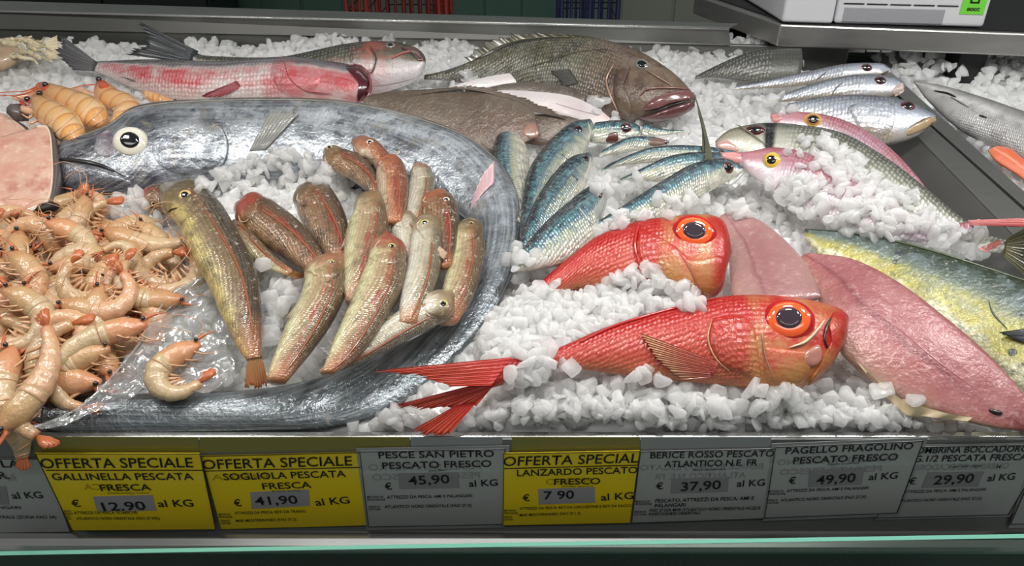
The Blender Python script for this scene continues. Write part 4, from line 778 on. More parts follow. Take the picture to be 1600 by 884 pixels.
# a single thin tail standing up out of the ice
f = Fish('fish_tail', 'thin dark olive fish tail standing up from the ice beside the grouper lips', 'fish tail', [(1114, 254, 1096, 255), (1111, 235, 1097, 236), (1106, 215, 1097, 215), (1101, 195, 1096, 196), (1094, 172, 1091, 173), (1086, 148, 1085, 149)], plain('olive_tail', c(84, 86, 66), .35, coat=.5, var=.2, nscale=60), h=.06, lean=.9, thick=.2, nose=0)
f.line([(1100, 250), (1101, 225), (1097, 200), (1090, 172)], .0008, plain('olive_tail_dark', c(44, 46, 36), .4), 'fin_edge', .0004)

# ------------------------------------------------------------------ breams, meagres and others at the far side
G_ = 'meagres at the far corner'
f = Fish('meagre', 'dark scaled fish tail end lying in shadow under the scale shelf', 'fish', [(1250, 76, 1246, 128), (1196, 78, 1190, 130), (1160, 85, 1152, 125), (1122, 101, 1116, 121), (1088, 118, 1086, 124)], M_DRK, h=.03, lean=.55, thick=.45, nose=0)
def meagre(label, st, h, eye, er, gill, mouth):
    f = Fish('meagre', label, 'fish', st, M_MEA, h=h, lean=.55, thick=.5, group=G_)
    f.eye(eye[0], eye[1], er, er * .72, EYE_RED, EYEB, .6, .3, rot=.1)
    f.line(gill, .0012, plain('meagre_gill_dark', c(92, 92, 96), .3, coat=.7), 'gill_line', .0005)
    f.line(mouth, .0012, plain('meagre_mouth_dark', c(92, 78, 66), .3, coat=.7), 'mouth', .0004)
    return f
f = meagre('silver meagre furthest back of the three in a row, black eye', [(1392, 107, 1390, 114), (1375, 99, 1366, 120), (1320, 100, 1314, 126), (1260, 112, 1254, 134), (1200, 125, 1195, 138), (1148, 136, 1146, 140)], [.05, .035, .03], (1354, 106), 9, [(1292, 112), (1284, 118), (1276, 124)], [(1391, 110), (1382, 114), (1374, 118)])
f = meagre('silver meagre in the middle of the three in a row, blunt pinkish snout', [(1413, 130, 1410, 142), (1396, 120, 1386, 152), (1342, 117, 1332, 156), (1282, 127, 1276, 156), (1230, 145, 1225, 159), (1198, 153, 1196, 157)], [.055, .04, .03], (1375, 126), 10, [(1318, 128), (1306, 138), (1300, 148)], [(1410, 128), (1402, 138), (1396, 148)])
f.patch([(1411, 128), (1412, 142), (1398, 150), (1394, 142), (1402, 132)], plain('meagre_snout_pink', c(196, 176, 166), .28, coat=.7), 'snout', .0015)
f = meagre('largest silver meagre at the front of the three, yellowish jaw over the steel rail', [(1462, 180, 1459, 190), (1448, 170, 1432, 213), (1402, 155, 1386, 226), (1342, 149, 1330, 218), (1282, 152, 1276, 198), (1232, 162, 1228, 182)], [.06, .045, .035], (1418, 166), 12, [(1352, 160), (1330, 166), (1324, 178)], [(1461, 182), (1440, 188), (1420, 200)])
f.patch([(1460, 180), (1462, 190), (1440, 204), (1416, 212), (1420, 200), (1442, 188)], plain('meagre_jaw', c(170, 146, 112), .28, coat=.8, var=.2, nscale=60), 'jaw', .002)
f.patch([(1326, 172), (1340, 160), (1390, 158), (1400, 180), (1388, 210), (1350, 212)], M_MEA, 'gill_cover', .003)
GB = 'sea breams'
f = Fish('pink_bream', 'pink sea bream behind the grey one, golden eye and small pale mouth', 'fish', [(1204, 178, 1206, 190), (1242, 175, 1240, 210), (1292, 180, 1284, 222), (1342, 198, 1326, 242), (1392, 232, 1372, 266), (1427, 268, 1412, 286), (1448, 295, 1440, 300)], M_BRP, h=.045, lean=.55, thick=.45, group=GB)
f.eye(1270, 188, 15, 12, EYE_GOLD, EYEB, .52, .4, iris=plain('eye_bronze', c(160, 112, 70), .12, coat=1), jf=.72)
f.patch([(1204, 180), (1220, 177), (1222, 186), (1210, 192)], plain('bream_lips', c(206, 140, 136), .3, coat=.6), 'lips', .0015)
f.fin([(1448, 294), (1440, 300)], [(1462, 312), (1458, 318), (1452, 316)], FIN_PINK, 'tail_fin', 6)
f = Fish('grey_bream', 'grey sea bream with a black shoulder spot, long body running under the ice', 'fish', [(1118, 220, 1122, 234), (1140, 203, 1150, 246), (1190, 193, 1188, 266), (1250, 196, 1232, 292), (1320, 210, 1282, 322), (1390, 250, 1342, 348), (1450, 297, 1420, 368), (1500, 338, 1478, 382), (1542, 365, 1526, 392), (1574, 374, 1564, 396)], M_BRG, h=.042, lean=.55, thick=.42, group=GB, n=60)
f.eye(1180, 204, 16, 9, EYE_RED, EYEB, .5, .35, iris=plain('eye_maroon', c(64, 22, 24), .1, coat=1), jf=.8)
f.patch([(1118, 224), (1134, 218), (1154, 232), (1146, 240), (1122, 236)], plain('grey_bream_lips', c(190, 146, 136), .25, coat=.8), 'lips', .002)
f.fin([(1574, 372), (1566, 398)], [(1620, 345), (1600, 390), (1608, 440)], FIN_BRN, 'tail_fin', 16, jag=.1, tlift=.006)
f.line([(1150, 196), (1170, 208), (1198, 228)], .0012, plain('loose_spine', c(120, 116, 96), .3), 'fin_spine', .003)
f = Fish('pink_bream', 'pink sea bream in front with yellow eye, belly and body buried in ice', 'fish', [(1126, 238, 1129, 248), (1152, 238, 1156, 258), (1170, 237, 1172, 272), (1210, 231, 1202, 294), (1262, 240, 1238, 322), (1322, 272, 1284, 346), (1382, 312, 1342, 366), (1432, 342, 1404, 378), (1480, 350, 1470, 376), (1520, 345, 1516, 364)], M_BRP, h=.062, lean=.55, thick=.45, group=GB, n=56)
f.eye(1206, 251, 15, 14, EYE_YEL, EYEB, .5, .4, iris=plain('eye_amber_iris', c(214, 170, 60), .12, coat=1), jf=.8)
f.patch([(1126, 240), (1142, 237), (1158, 242), (1156, 256), (1140, 252), (1129, 248)], plain('pink_bream_lips', c(206, 142, 140), .28, coat=.7), 'lips', .0016)
f.line([(1262, 272), (1254, 280), (1250, 292)], .0018, plain('blood_mark', c(150, 40, 46), .3, coat=.7), 'gill_slit', .0006)
f.line([(1236, 276), (1222, 284), (1210, 296)], .0008, plain('bream_gill_line', c(190, 150, 156), .3), 'gill_line', .0006)
f.fin([(1512, 344), (1514, 352)], [(1610, 344), (1612, 356), (1600, 358)], FIN_PINK, 'tail_fin', 8, jag=.06, tlift=.006)
f.fin([(1528, 388), (1540, 394)], [(1562, 374), (1564, 380), (1556, 386)], FIN_PINK, 'tail_fin', 6, jag=.06, tlift=.004)

# neighbouring tray
f = Fish('hake', 'grey white hake lying in the next tray beyond the steel divider', 'fish', [(1428, 127, 1432, 134), (1470, 134, 1452, 160), (1532, 152, 1502, 204), (1602, 176, 1580, 244), (1690, 206, 1660, 292), (1780, 250, 1760, 300)], M_HAKE, h=.035, lean=.5, thick=.5)
f.line([(1460, 142), (1480, 146), (1494, 152)], .002, DARKLINE, 'mouth', .0004)
f.line([(1530, 180), (1542, 184)], .0018, DARKLINE, 'fin_mark', .0004)
f.line([(1486, 152), (1500, 160), (1514, 168)], .0012, plain('hake_gill', c(110, 108, 106), .3), 'gill_line', .0004)
M_SALM = fishmat('salmon_flesh', [(0.0, c(216, 120, 84)), (.5, c(222, 112, 78)), (1.0, c(214, 104, 72))], mott=[(20, .5, .7, c(230, 150, 116), .5)], over=[('v', [(.4, 0), (.5, .8), (.6, 0)], c(236, 176, 146), 0)], rough=.25, coat=.8, sss=.2)
f = Fish('salmon_fillet', 'orange salmon fillet in the next tray below the hake', 'fillet', [(1558, 228, 1544, 236), (1580, 234, 1556, 252), (1605, 254, 1590, 274), (1640, 282, 1620, 300)], M_SALM, h=.022, lean=.3, thick=.22, p=.7, nose=0)

# ------------------------------------------------------------------ dolphinfish, fillets
f = Fish('dolphinfish', 'green and yellow speckled dolphinfish running out at the frame edge', 'fish', [(1258, 357, 1260, 374), (1322, 362, 1290, 408), (1402, 377, 1372, 458), (1482, 399, 1452, 524), (1562, 424, 1532, 580), (1642, 450, 1602, 648), (1722, 480, 1682, 710)], M_MAHI, h=[.035, .04, .045], lean=.45, thick=.3, n=50, nose=0)
f.fin([(1612, 512), (1618, 540)], [(1560, 521), (1575, 528), (1596, 536)], FIN_DARK, 'pectoral_fin', 8, tlift=.004)
f.line([(1258, 358), (1322, 363), (1402, 378), (1482, 400), (1562, 426), (1640, 452)], .0016, plain('dolphinfish_ridge', c(62, 74, 44), .35, coat=.5), 'dorsal_ridge', .0004, n=40)
f.line([(1545, 470), (1552, 490), (1574, 514)], .0009, plain('dolphinfish_gill', c(62, 76, 74), .35), 'gill_line', .0004)
def flat_th(s): return .16
f = Fish('fish_fillet', 'smaller pink skinned fillet tucked behind the front red fish head', 'fillet', [(1152, 329, 1124, 338), (1196, 350, 1134, 372), (1236, 384, 1139, 412), (1264, 420, 1140, 446), (1284, 464, 1148, 476)], M_FIL2, h=.05, lean=.45, thick=.14, group='pink fillets', p=.75, nose=0)
f = Fish('fish_fillet', 'long pink fillet stretching to the front corner, pale belly flap', 'fillet', [(1264, 395, 1250, 402), (1332, 405, 1276, 462), (1402, 440, 1300, 530), (1472, 492, 1336, 575), (1542, 552, 1400, 620), (1596, 610, 1480, 650), (1620, 648, 1545, 667), (1640, 668, 1596, 674)], M_FIL, h=[.055, .05, .035, .025], lean=.4, thick=.15, group='pink fillets', p=.75, nose=0, n=56)
f.fin([(1330, 556), (1400, 612), (1462, 640), (1520, 652)], [(1345, 574), (1404, 640), (1440, 652), (1512, 658)], FLAP, 'belly_flap', 4, jag=.12, tlift=-.002, wave=.003)
f.line([(1276, 428), (1330, 458), (1400, 510), (1470, 568), (1530, 612), (1570, 640)], .0012, plain('fillet_seam', c(150, 72, 78), .3, coat=.8), 'seam', -.0008)
f.line([(1545, 640), (1556, 644), (1566, 646)], .0026, DARKLINE, 'dark_spot', .0003)

# ------------------------------------------------------------------ the two red alfonsinos
def alfonsino(label, st, h, n=60):
    return Fish('alfonsino', label, 'fish', st, M_BER, h=h, lean=.5, thick=.42, group='red alfonsinos', n=n)
f = alfonsino('red alfonsino behind, half under ice, its cut off tail buried', [(1139, 368, 1134, 425), (1126, 343, 1124, 458), (1092, 336, 1090, 468), (1042, 340, 1030, 462), (990, 348, 976, 458), (932, 370, 910, 452), (892, 400, 872, 462), (856, 430, 842, 478), (820, 466, 810, 492)], [.06, .055, .045, .03])
f.eye(1085, 362, 36, 27, BER_RED, EYE_VIO, .50, .22, iris=EYE_OR, jf=.78, rot=.15, pshift=(-.02, .02))
f.patch([(995, 352), (1050, 380), (1080, 410), (1090, 455), (1050, 440), (1010, 420), (994, 390)], HEAD_BER, 'gill_cover', .003)
f.patch([(1060, 400), (1090, 405), (1130, 400), (1130, 440), (1112, 462), (1092, 455), (1078, 430)], HEAD_BER, 'cheek', .003)
f.line([(1056, 388), (1080, 425), (1098, 466)], .001, plain('alfonsino_bone_line', c(150, 70, 50), .3, coat=.7), 'gill_line', .002)
f.line([(1000, 350), (992, 380), (998, 414)], .002, BER_RED, 'gill_edge', .002)
f = alfonsino('red alfonsino in front, whole, with a huge orange ringed eye and forked tail', [(1322, 490, 1316, 522), (1304, 480, 1296, 572), (1262, 469, 1250, 606), (1200, 462, 1190, 608), (1130, 464, 1118, 600), (1060, 480, 1048, 594), (990, 497, 978, 586), (930, 518, 915, 578), (880, 540, 868, 574), (835, 556, 826, 590), (800, 560, 782, 602), (782, 562, 765, 606)], [.055, .05, .045, .04], n=70)
f.eye(1232, 500, 43, 35, BER_RED, EYE_VIO, .48, .24, iris=EYE_OR, jf=.78, rot=.1, pshift=(-.02, -.02))
f.patch([(1112, 496), (1150, 490), (1176, 505), (1185, 545), (1188, 598), (1160, 585), (1125, 570), (1108, 535)], HEAD_BER, 'gill_cover', .004)
f.patch([(1192, 540), (1240, 545), (1268, 552), (1262, 590), (1240, 606), (1205, 602), (1192, 575)], HEAD_BER, 'cheek', .003)
f.patch([(1302, 486), (1323, 490), (1320, 522), (1302, 562), (1280, 592), (1262, 600), (1285, 560), (1296, 530), (1294, 505)], None, 'lower_jaw', .004)
f.patch([(1258, 548), (1280, 538), (1284, 560), (1274, 572), (1258, 572), (1250, 560)], BER_MOUTH, 'mouth_bone', .003)
f.line([(1232, 544), (1258, 534), (1276, 516), (1288, 500)], .0016, BER_LIP, 'upper_jaw_bone', .0015)
f.line([(1306, 488), (1292, 508), (1288, 530), (1294, 548)], .0014, DARKLINE, 'mouth', .001)
f.line([(1190, 520), (1196, 560), (1212, 600)], .001, plain('alfonsino_bone_line2', c(160, 110, 86), .3, coat=.7), 'gill_line', .002)
f.line([(1112, 500), (1106, 530), (1118, 560), (1140, 580)], .0011, plain('alfonsino_pale_edge', c(190, 140, 96), .3, coat=.7), 'gill_edge', .001)
f.fin([(1124, 566), (1112, 588)], [(1000, 520), (1022, 556), (1064, 592)], BER_FINP, 'pectoral_fin', 16, tlift=.003, jag=.04, hug=True)
f.fin([(800, 558), (768, 602)], [(578, 582), (655, 590), (700, 606)], BER_FIN, 'upper_tail_lobe', 14, jag=.1, tlift=.006, lift=.002)
f.fin([(790, 588), (766, 608)], [(606, 636), (640, 642), (745, 634)], BER_FIN, 'lower_tail_lobe', 12, jag=.12, tlift=-.002, lift=.001)
f.fin([(715, 632), (745, 628)], [(636, 674), (662, 678), (700, 678)], BER_FIN, 'tail_tip', 8, jag=.1, tlift=-.006)
f.line([(905, 536), (960, 510), (1040, 486), (1120, 466)], .0018, BER_RED, 'dorsal_ridge', .0006, n=30)
# ------------------------------------------------------------------ swordfish steaks, cuttlefish
M_SWORD = Mat('swordfish_flesh'); _o = M_SWORD.obj()
_k = M_SWORD.ramp(M_SWORD.noise(_o, 22, 5, .6), [(.34, c(200, 144, 126)), (.5, c(210, 166, 146)), (.66, c(216, 186, 164))])
_k = M_SWORD.mix(M_SWORD.ramp(M_SWORD.noise(_o, 14, 4, .7), [(.54, 0.0), (.66, .6)]), _k, c(170, 84, 76))
_k = M_SWORD.mix(M_SWORD.ramp(M_SWORD.noise(_o, 90, 4, .7), [(.56, 0.0), (.68, .6)]), _k, c(236, 208, 192))
M_SWORD.p(Base_Color=_k, Roughness=.28, Coat_Weight=.7, Coat_Roughness=.12, Subsurface_Weight=.15, Subsurface_Radius=(.02, .008, .005), Subsurface_Scale=.4); M_SWORD.bump(M_SWORD.noise(_o, 60, 4), .35, .0015)
M_SWORD = M_SWORD.m
SWSKIN = plain('swordfish_skin', c(92, 84, 82), .35, coat=.6, var=.15, nscale=40); SWRIM = plain('swordfish_fat_rim', c(224, 204, 182), .35, coat=.5)
def steak(label, poly, h, th, skin_idx, lean=.25):
    cx, cy = sum(p[0] for p in poly) / len(poly), sum(p[1] for p in poly) / len(poly)
    A = on(cx, cy, h); n = (N * (1 - lean) + (CAM - A).normalized() * lean).normalized()
    ring = [cr(poly + [poly[0]], k / 48) for k in range(48)]
    top = [hit_plane(p[0], p[1], A, n) for p in ring]; ctr = sum(top, Vector()) / 48
    t = thing('swordfish_steak', label, 'fish steak', ctr - n * th, 'swordfish steaks')
    V, Fc = [], []
    prof = [(0.0, .0015), (.5, .0012), (.9, .0004), (.97, -.001), (1.0, -.004), (1.0, -th), (.5, -th)]
    for r, z in prof[1:]:
        for p in top: V.append(ctr + (p - ctr) * r + n * z)
    V.append(ctr + n * .0015); V.append(ctr - n * th); m = len(prof) - 1
    for j in range(m - 1):
        for k in range(48): Fc.append((j * 48 + k, j * 48 + (k + 1) % 48, (j + 1) * 48 + (k + 1) % 48, (j + 1) * 48 + k))
    for k in range(48): Fc.append((len(V) - 2, (k + 1) % 48, k)); Fc.append((len(V) - 1, (m - 1) * 48 + k, (m - 1) * 48 + (k + 1) % 48))
    mk('flesh', V, Fc, M_SWORD, t)
    a, b = skin_idx; ks = [k % 48 for k in range(a, b + 1)]
    for nm, o_in, o_out, m_, z0 in (('skin', 1.0, 1.0, SWSKIN, -.0015), ('fat_rim', .955, 1.0, SWRIM, .0006)):
        V, Fc = [], []
        for i, k in enumerate(ks):
            p = top[k]; d = (p - ctr).normalized()
            if nm == 'skin':
                w = .006 * math.sin(math.pi * (i + .5) / len(ks)) ** .5
                sec = [p + n * z0, p + d * w + n * (z0 - .002), p + d * w - n * th, p - n * th]
            else: sec = [ctr + (p - ctr) * o_in + n * .0012, p + n * .0002, p - n * .004, ctr + (p - ctr) * o_in - n * .004]
            V += sec
        for i in range(len(ks) - 1):
            for q in range(4): Fc.append((i * 4 + q, i * 4 + (q + 1) % 4, (i + 1) * 4 + (q + 1) % 4, (i + 1) * 4 + q))
        Fc += [(0, 1, 2, 3), tuple(range(len(V) - 4, len(V)))[::-1]]
        mk(nm, V, Fc, m_, t)
    MASK.append(list(poly)); return t
steak('smaller swordfish steak behind the big one, grey skin end showing beside the langoustines', [(-40, 176), (0, 174), (22, 188), (44, 208), (30, 222), (-10, 232), (-50, 230)], .045, .03, (12, 24))
steak('big pink swordfish steak with dark skin edge, lying before the scabbard head', [(-60, 205), (-10, 212), (30, 203), (66, 195), (78, 205), (82, 240), (82, 285), (72, 318), (40, 332), (0, 345), (-60, 350)], .055, .035, (12, 34))
# grey skin flap of the rear steak
sk = thing('fish_skin', 'grey curl of fish skin standing up between the swordfish and the langoustine claws', 'fish skin', on(22, 188, .03))
mk('flap', *prism_vf([hit_plane(x, y, on(22, 188, .05), (CAM - on(22, 188, .05)).normalized()) for x, y in smooth_px([(10, 168), (18, 162), (28, 170), (32, 184), (30, 190), (18, 184), (10, 176)], 20)], Vector((.004, .014, -.004))), SWSKIN, sk)
sk2 = thing('fish_skin', 'small black scrap of skin under the corner of the big swordfish steak', 'fish skin', on(70, 324, .02))
mk('scrap', *prism_vf([hit_plane(x, y, on(70, 324, .035), (CAM - on(70, 324, .035)).normalized()) for x, y in smooth_px([(54, 328), (62, 318), (76, 316), (86, 322), (80, 330), (66, 332)], 20)], Vector((0, .01, -.004))), BLACK, sk2)

M_CUT = plain('cuttlefish_skin', c(176, 150, 122), .35, coat=.6, var=.2, nscale=60); M_TENT = plain('cuttlefish_tentacle', c(214, 200, 166), .35, coat=.6, var=.15, nscale=60)
f = Fish('cuttlefish', 'beige cuttlefish with a round eye and pale tangled arms by the bass tail', 'cuttlefish', [(38, 80, 34, 92), (28, 74, 18, 104), (5, 72, -5, 112), (-30, 70, -40, 116), (-80, 76, -85, 112)], M_CUT, h=.03, lean=.6, thick=.5)
f.eye(22, 87, 5, 4.5, EYE_SILVER, EYEB, .6, .4)
rt = random.Random(3)
for k in range(16):
    x, y = rt.uniform(-20, 55), rt.uniform(60, 84); x2 = x + rt.uniform(18, 46); y2 = min(98, max(58, y + rt.uniform(-14, 18)))
    P = [on(x + (x2 - x) * t + rt.uniform(-4, 4), y + (y2 - y) * t + rt.uniform(-4, 4), .03 + rt.uniform(0, .012)) for t in (0, .33, .66, 1)]
    pts = [Vector(cr([tuple(p) for p in P], i / 11)) for i in range(12)]
    mk('arm', *tube_vf(pts, [.0042 * (1 - .75 * i / 11) + .0006 for i in range(12)], 7), M_TENT, f.root)
f.fin([(70, 64), (74, 94)], [(90, 56), (93, 78), (91, 92)], M_TENT, 'fin', 8, tlift=.004)
MASK.append([(-20, 62), (60, 58), (92, 58), (92, 92), (60, 95), (-20, 92)])

# ------------------------------------------------------------------ langoustines
M_LANG = Mat('langoustine_shell'); _s = M_LANG.n('ShaderNodeSeparateXYZ', {0: M_LANG.n('ShaderNodeUVMap', uv_map='st').outputs[0]})
_k = M_LANG.ramp(_s.outputs[0], [(0.0, c(206, 92, 50)), (.06, c(222, 176, 132)), (.12, c(206, 120, 76)), (.2, c(206, 140, 84)), (.38, c(222, 168, 102)), (.40, c(196, 120, 66)), (.44, c(226, 168, 98)), (.555, c(226, 180, 122)), (.57, c(200, 126, 70)), (.6, c(228, 172, 100)), (.72, c(228, 190, 138)), (.735, c(202, 130, 72)), (.76, c(228, 172, 98)), (.87, c(230, 196, 150)), (.885, c(204, 136, 80)), (.91, c(228, 170, 96)), (1.0, c(214, 150, 90))])
M_LANG.p(Base_Color=M_LANG.mix(M_LANG.ramp(M_LANG.noise(M_LANG.obj(), 60, 4), [(.45, 0.0), (.7, .45)]), _k, c(224, 190, 150)), Roughness=.22, Coat_Weight=.8, Coat_Roughness=.08, Subsurface_Weight=.15, Subsurface_Radius=(.02, .008, .004), Subsurface_Scale=.3)
M_LANG = M_LANG.m; L_RED = plain('langoustine_red', c(206, 82, 44), .25, coat=.7, var=.2, nscale=80); L_PINK = plain('langoustine_pale', c(222, 176, 140), .25, coat=.7, var=.12, nscale=80)
def langoustine(label, st, h, eyes, feelers, legs, snout, claws=()):
    f = Fish('langoustine', label, 'langoustine', st, M_LANG, h=h, lean=.5, thick=.85, group='langoustines', part='shell', n=40, nose=0)
    # raised edges of the tail plates
    for s in (.40, .555, .72, .87):
        i = int(s * (f.n - 1)); q = cr(st, s)
        pts = [(q[0] + (q[2] - q[0]) * u, q[1] + (q[3] - q[1]) * u) for u in (.06, .2, .4, .6, .8, .94)]
        f.line(pts, .0012, L_PINK, 'shell_ridge', .0002)
    for e in eyes:
        o = Vector(f.at(e[0], e[1], .002)); bm = bmesh.new(); bmesh.ops.create_uvsphere(bm, u_segments=14, v_segments=10, radius=.0046)
        V = [v.co + o for v in bm.verts]; Fc = [tuple(v.index for v in fc.verts) for fc in bm.faces]; bm.free(); mk('eye', V, Fc, EYEB, f.root)
    for p in feelers: mk('antenna', *tube_vf([on(x, y, h + .006) for x, y in smooth_px(p, 20)], [.0011 * (1 - .6 * i / 19) for i in range(20)], 6), L_RED, f.root)
    for p in legs: mk('leg', *tube_vf([on(x, y, h - .002) for x, y in smooth_px(p, 12)], [.0026 * (1 - .6 * i / 11) for i in range(12)], 6), L_PINK, f.root)
    for p in claws: mk('claw', *tube_vf([on(x, y, h) for x, y in smooth_px(p, 14)], [.0062 * (math.sin(math.pi * (.15 + .8 * i / 13)) ** .6) for i in range(14)], 8), L_PINK, f.root)
    if snout: f.patch(snout, L_RED, 'rostrum', .002)
    return f
langoustine('curled langoustine closest to the scabbard eye, tail tucked under', [(160, 124, 150, 132), (178, 136, 148, 152), (192, 146, 158, 164), (208, 152, 172, 172), (220, 164, 180, 178), (222, 182, 176, 182), (206, 196, 174, 188), (186, 198, 170, 192)], .045, [(155, 126)], [[(148, 132), (128, 134), (104, 140)]], [[(160, 150), (146, 145), (132, 138)], [(166, 162), (150, 150), (140, 152)]], [(152, 126), (164, 126), (170, 136), (156, 138)], [[(140, 150), (126, 142), (114, 140)]])
langoustine('plump orange langoustine in the middle of the three, head down on the ice', [(64, 130, 58, 142), (82, 132, 68, 152), (104, 138, 82, 166), (128, 146, 100, 178), (150, 154, 118, 190), (164, 166, 130, 198), (168, 182, 142, 198), (164, 192, 154, 198)], .05, [(72, 134)], [[(60, 134), (40, 142), (10, 144), (-10, 146)], [(60, 138), (35, 147), (0, 150)]], [[(74, 150), (60, 158), (50, 152)], [(84, 160), (72, 168), (60, 166)]], [(58, 131), (68, 128), (76, 136), (66, 142)], [[(58, 140), (40, 150), (20, 154)]])
langoustine('plump orange langoustine in front, tail end beside the swordfish skin', [(48, 152, 40, 162), (66, 150, 50, 174), (86, 158, 58, 190), (106, 168, 70, 202), (122, 180, 82, 212), (131, 196, 92, 218), (132, 208, 104, 220), (126, 216, 114, 221)], .058, [(45, 156), (62, 148)], [[(38, 158), (20, 150), (-10, 148)]], [[(56, 172), (46, 184), (34, 178)], [(62, 186), (50, 192), (40, 190)], [(70, 198), (58, 202), (46, 196)]], [(28, 158), (40, 154), (48, 160), (36, 166)], [[(54, 176), (40, 172), (26, 164)]])
langoustine('small pale langoustine half hidden under the pink stained bass', [(276, 158, 272, 162), (262, 152, 258, 164), (246, 146, 244, 162), (234, 142, 232, 158), (226, 142, 226, 152)], .035, [(273, 159)], [], [[(258, 164), (250, 170), (238, 170)]], None)

# ------------------------------------------------------------------ shrimps
def shrimpmat(name, a, b_, tip):
    m = Mat(name); st = m.n('ShaderNodeSeparateXYZ', {0: m.n('ShaderNodeUVMap', uv_map='st').outputs[0]})
    oi = m.n('ShaderNodeObjectInfo').outputs['Random']
    k = m.ramp(st.outputs[0], [(0.0, tip), (.16, b_), (.4, a), (.8, a), (1.0, tip)])
    k = m.mix(m.ramp(m.noise(m.obj(), 90, 4), [(.45, 0.0), (.7, .5)]), k, c(206, 158, 118))
    k = m.mix(m.math('MULTIPLY', oi, .4), k, c(196, 180, 132))
    k = m.mix(m.ramp(m.math('FRACT', m.math('MULTIPLY', oi, 7.3)), [(.6, 0.0), (.9, .45)]), k, c(222, 150, 110))
    # darker bands where one tail plate overlaps the next
    w = m.math('FRACT', m.math('MULTIPLY', st.outputs[0], 10.0)); k = m.mix(m.ramp(w, [(0.0, .3), (.12, 0.0)]), k, c(186, 116, 84))
    m.bump(m.math('ADD', m.noise(m.obj(), 14, 4), m.math('MULTIPLY', m.noise(m.obj(), 40, 3), .4)), .2, .008)
    m.p(Base_Color=k, Roughness=.25, Coat_Weight=.6, Coat_Roughness=.08, Subsurface_Weight=.25, Subsurface_Radius=(.02, .009, .005), Subsurface_Scale=.3); return m.m
SH_A = shrimpmat('shrimp_shell', c(199, 174, 141), c(195, 158, 119), c(187, 123, 80)); SH_H = shrimpmat('shrimp_head', c(191, 156, 114), c(189, 140, 95), c(184, 103, 60))
SH_TAIL = plain('shrimp_tail_fan', c(191, 107, 65), .3, coat=.6, var=.15, nscale=80); SH_LEG = plain('shrimp_leg', c(208, 163, 122), .3, coat=.5); SH_ANT = plain('shrimp_antenna', c(208, 154, 114), .3, coat=.5)
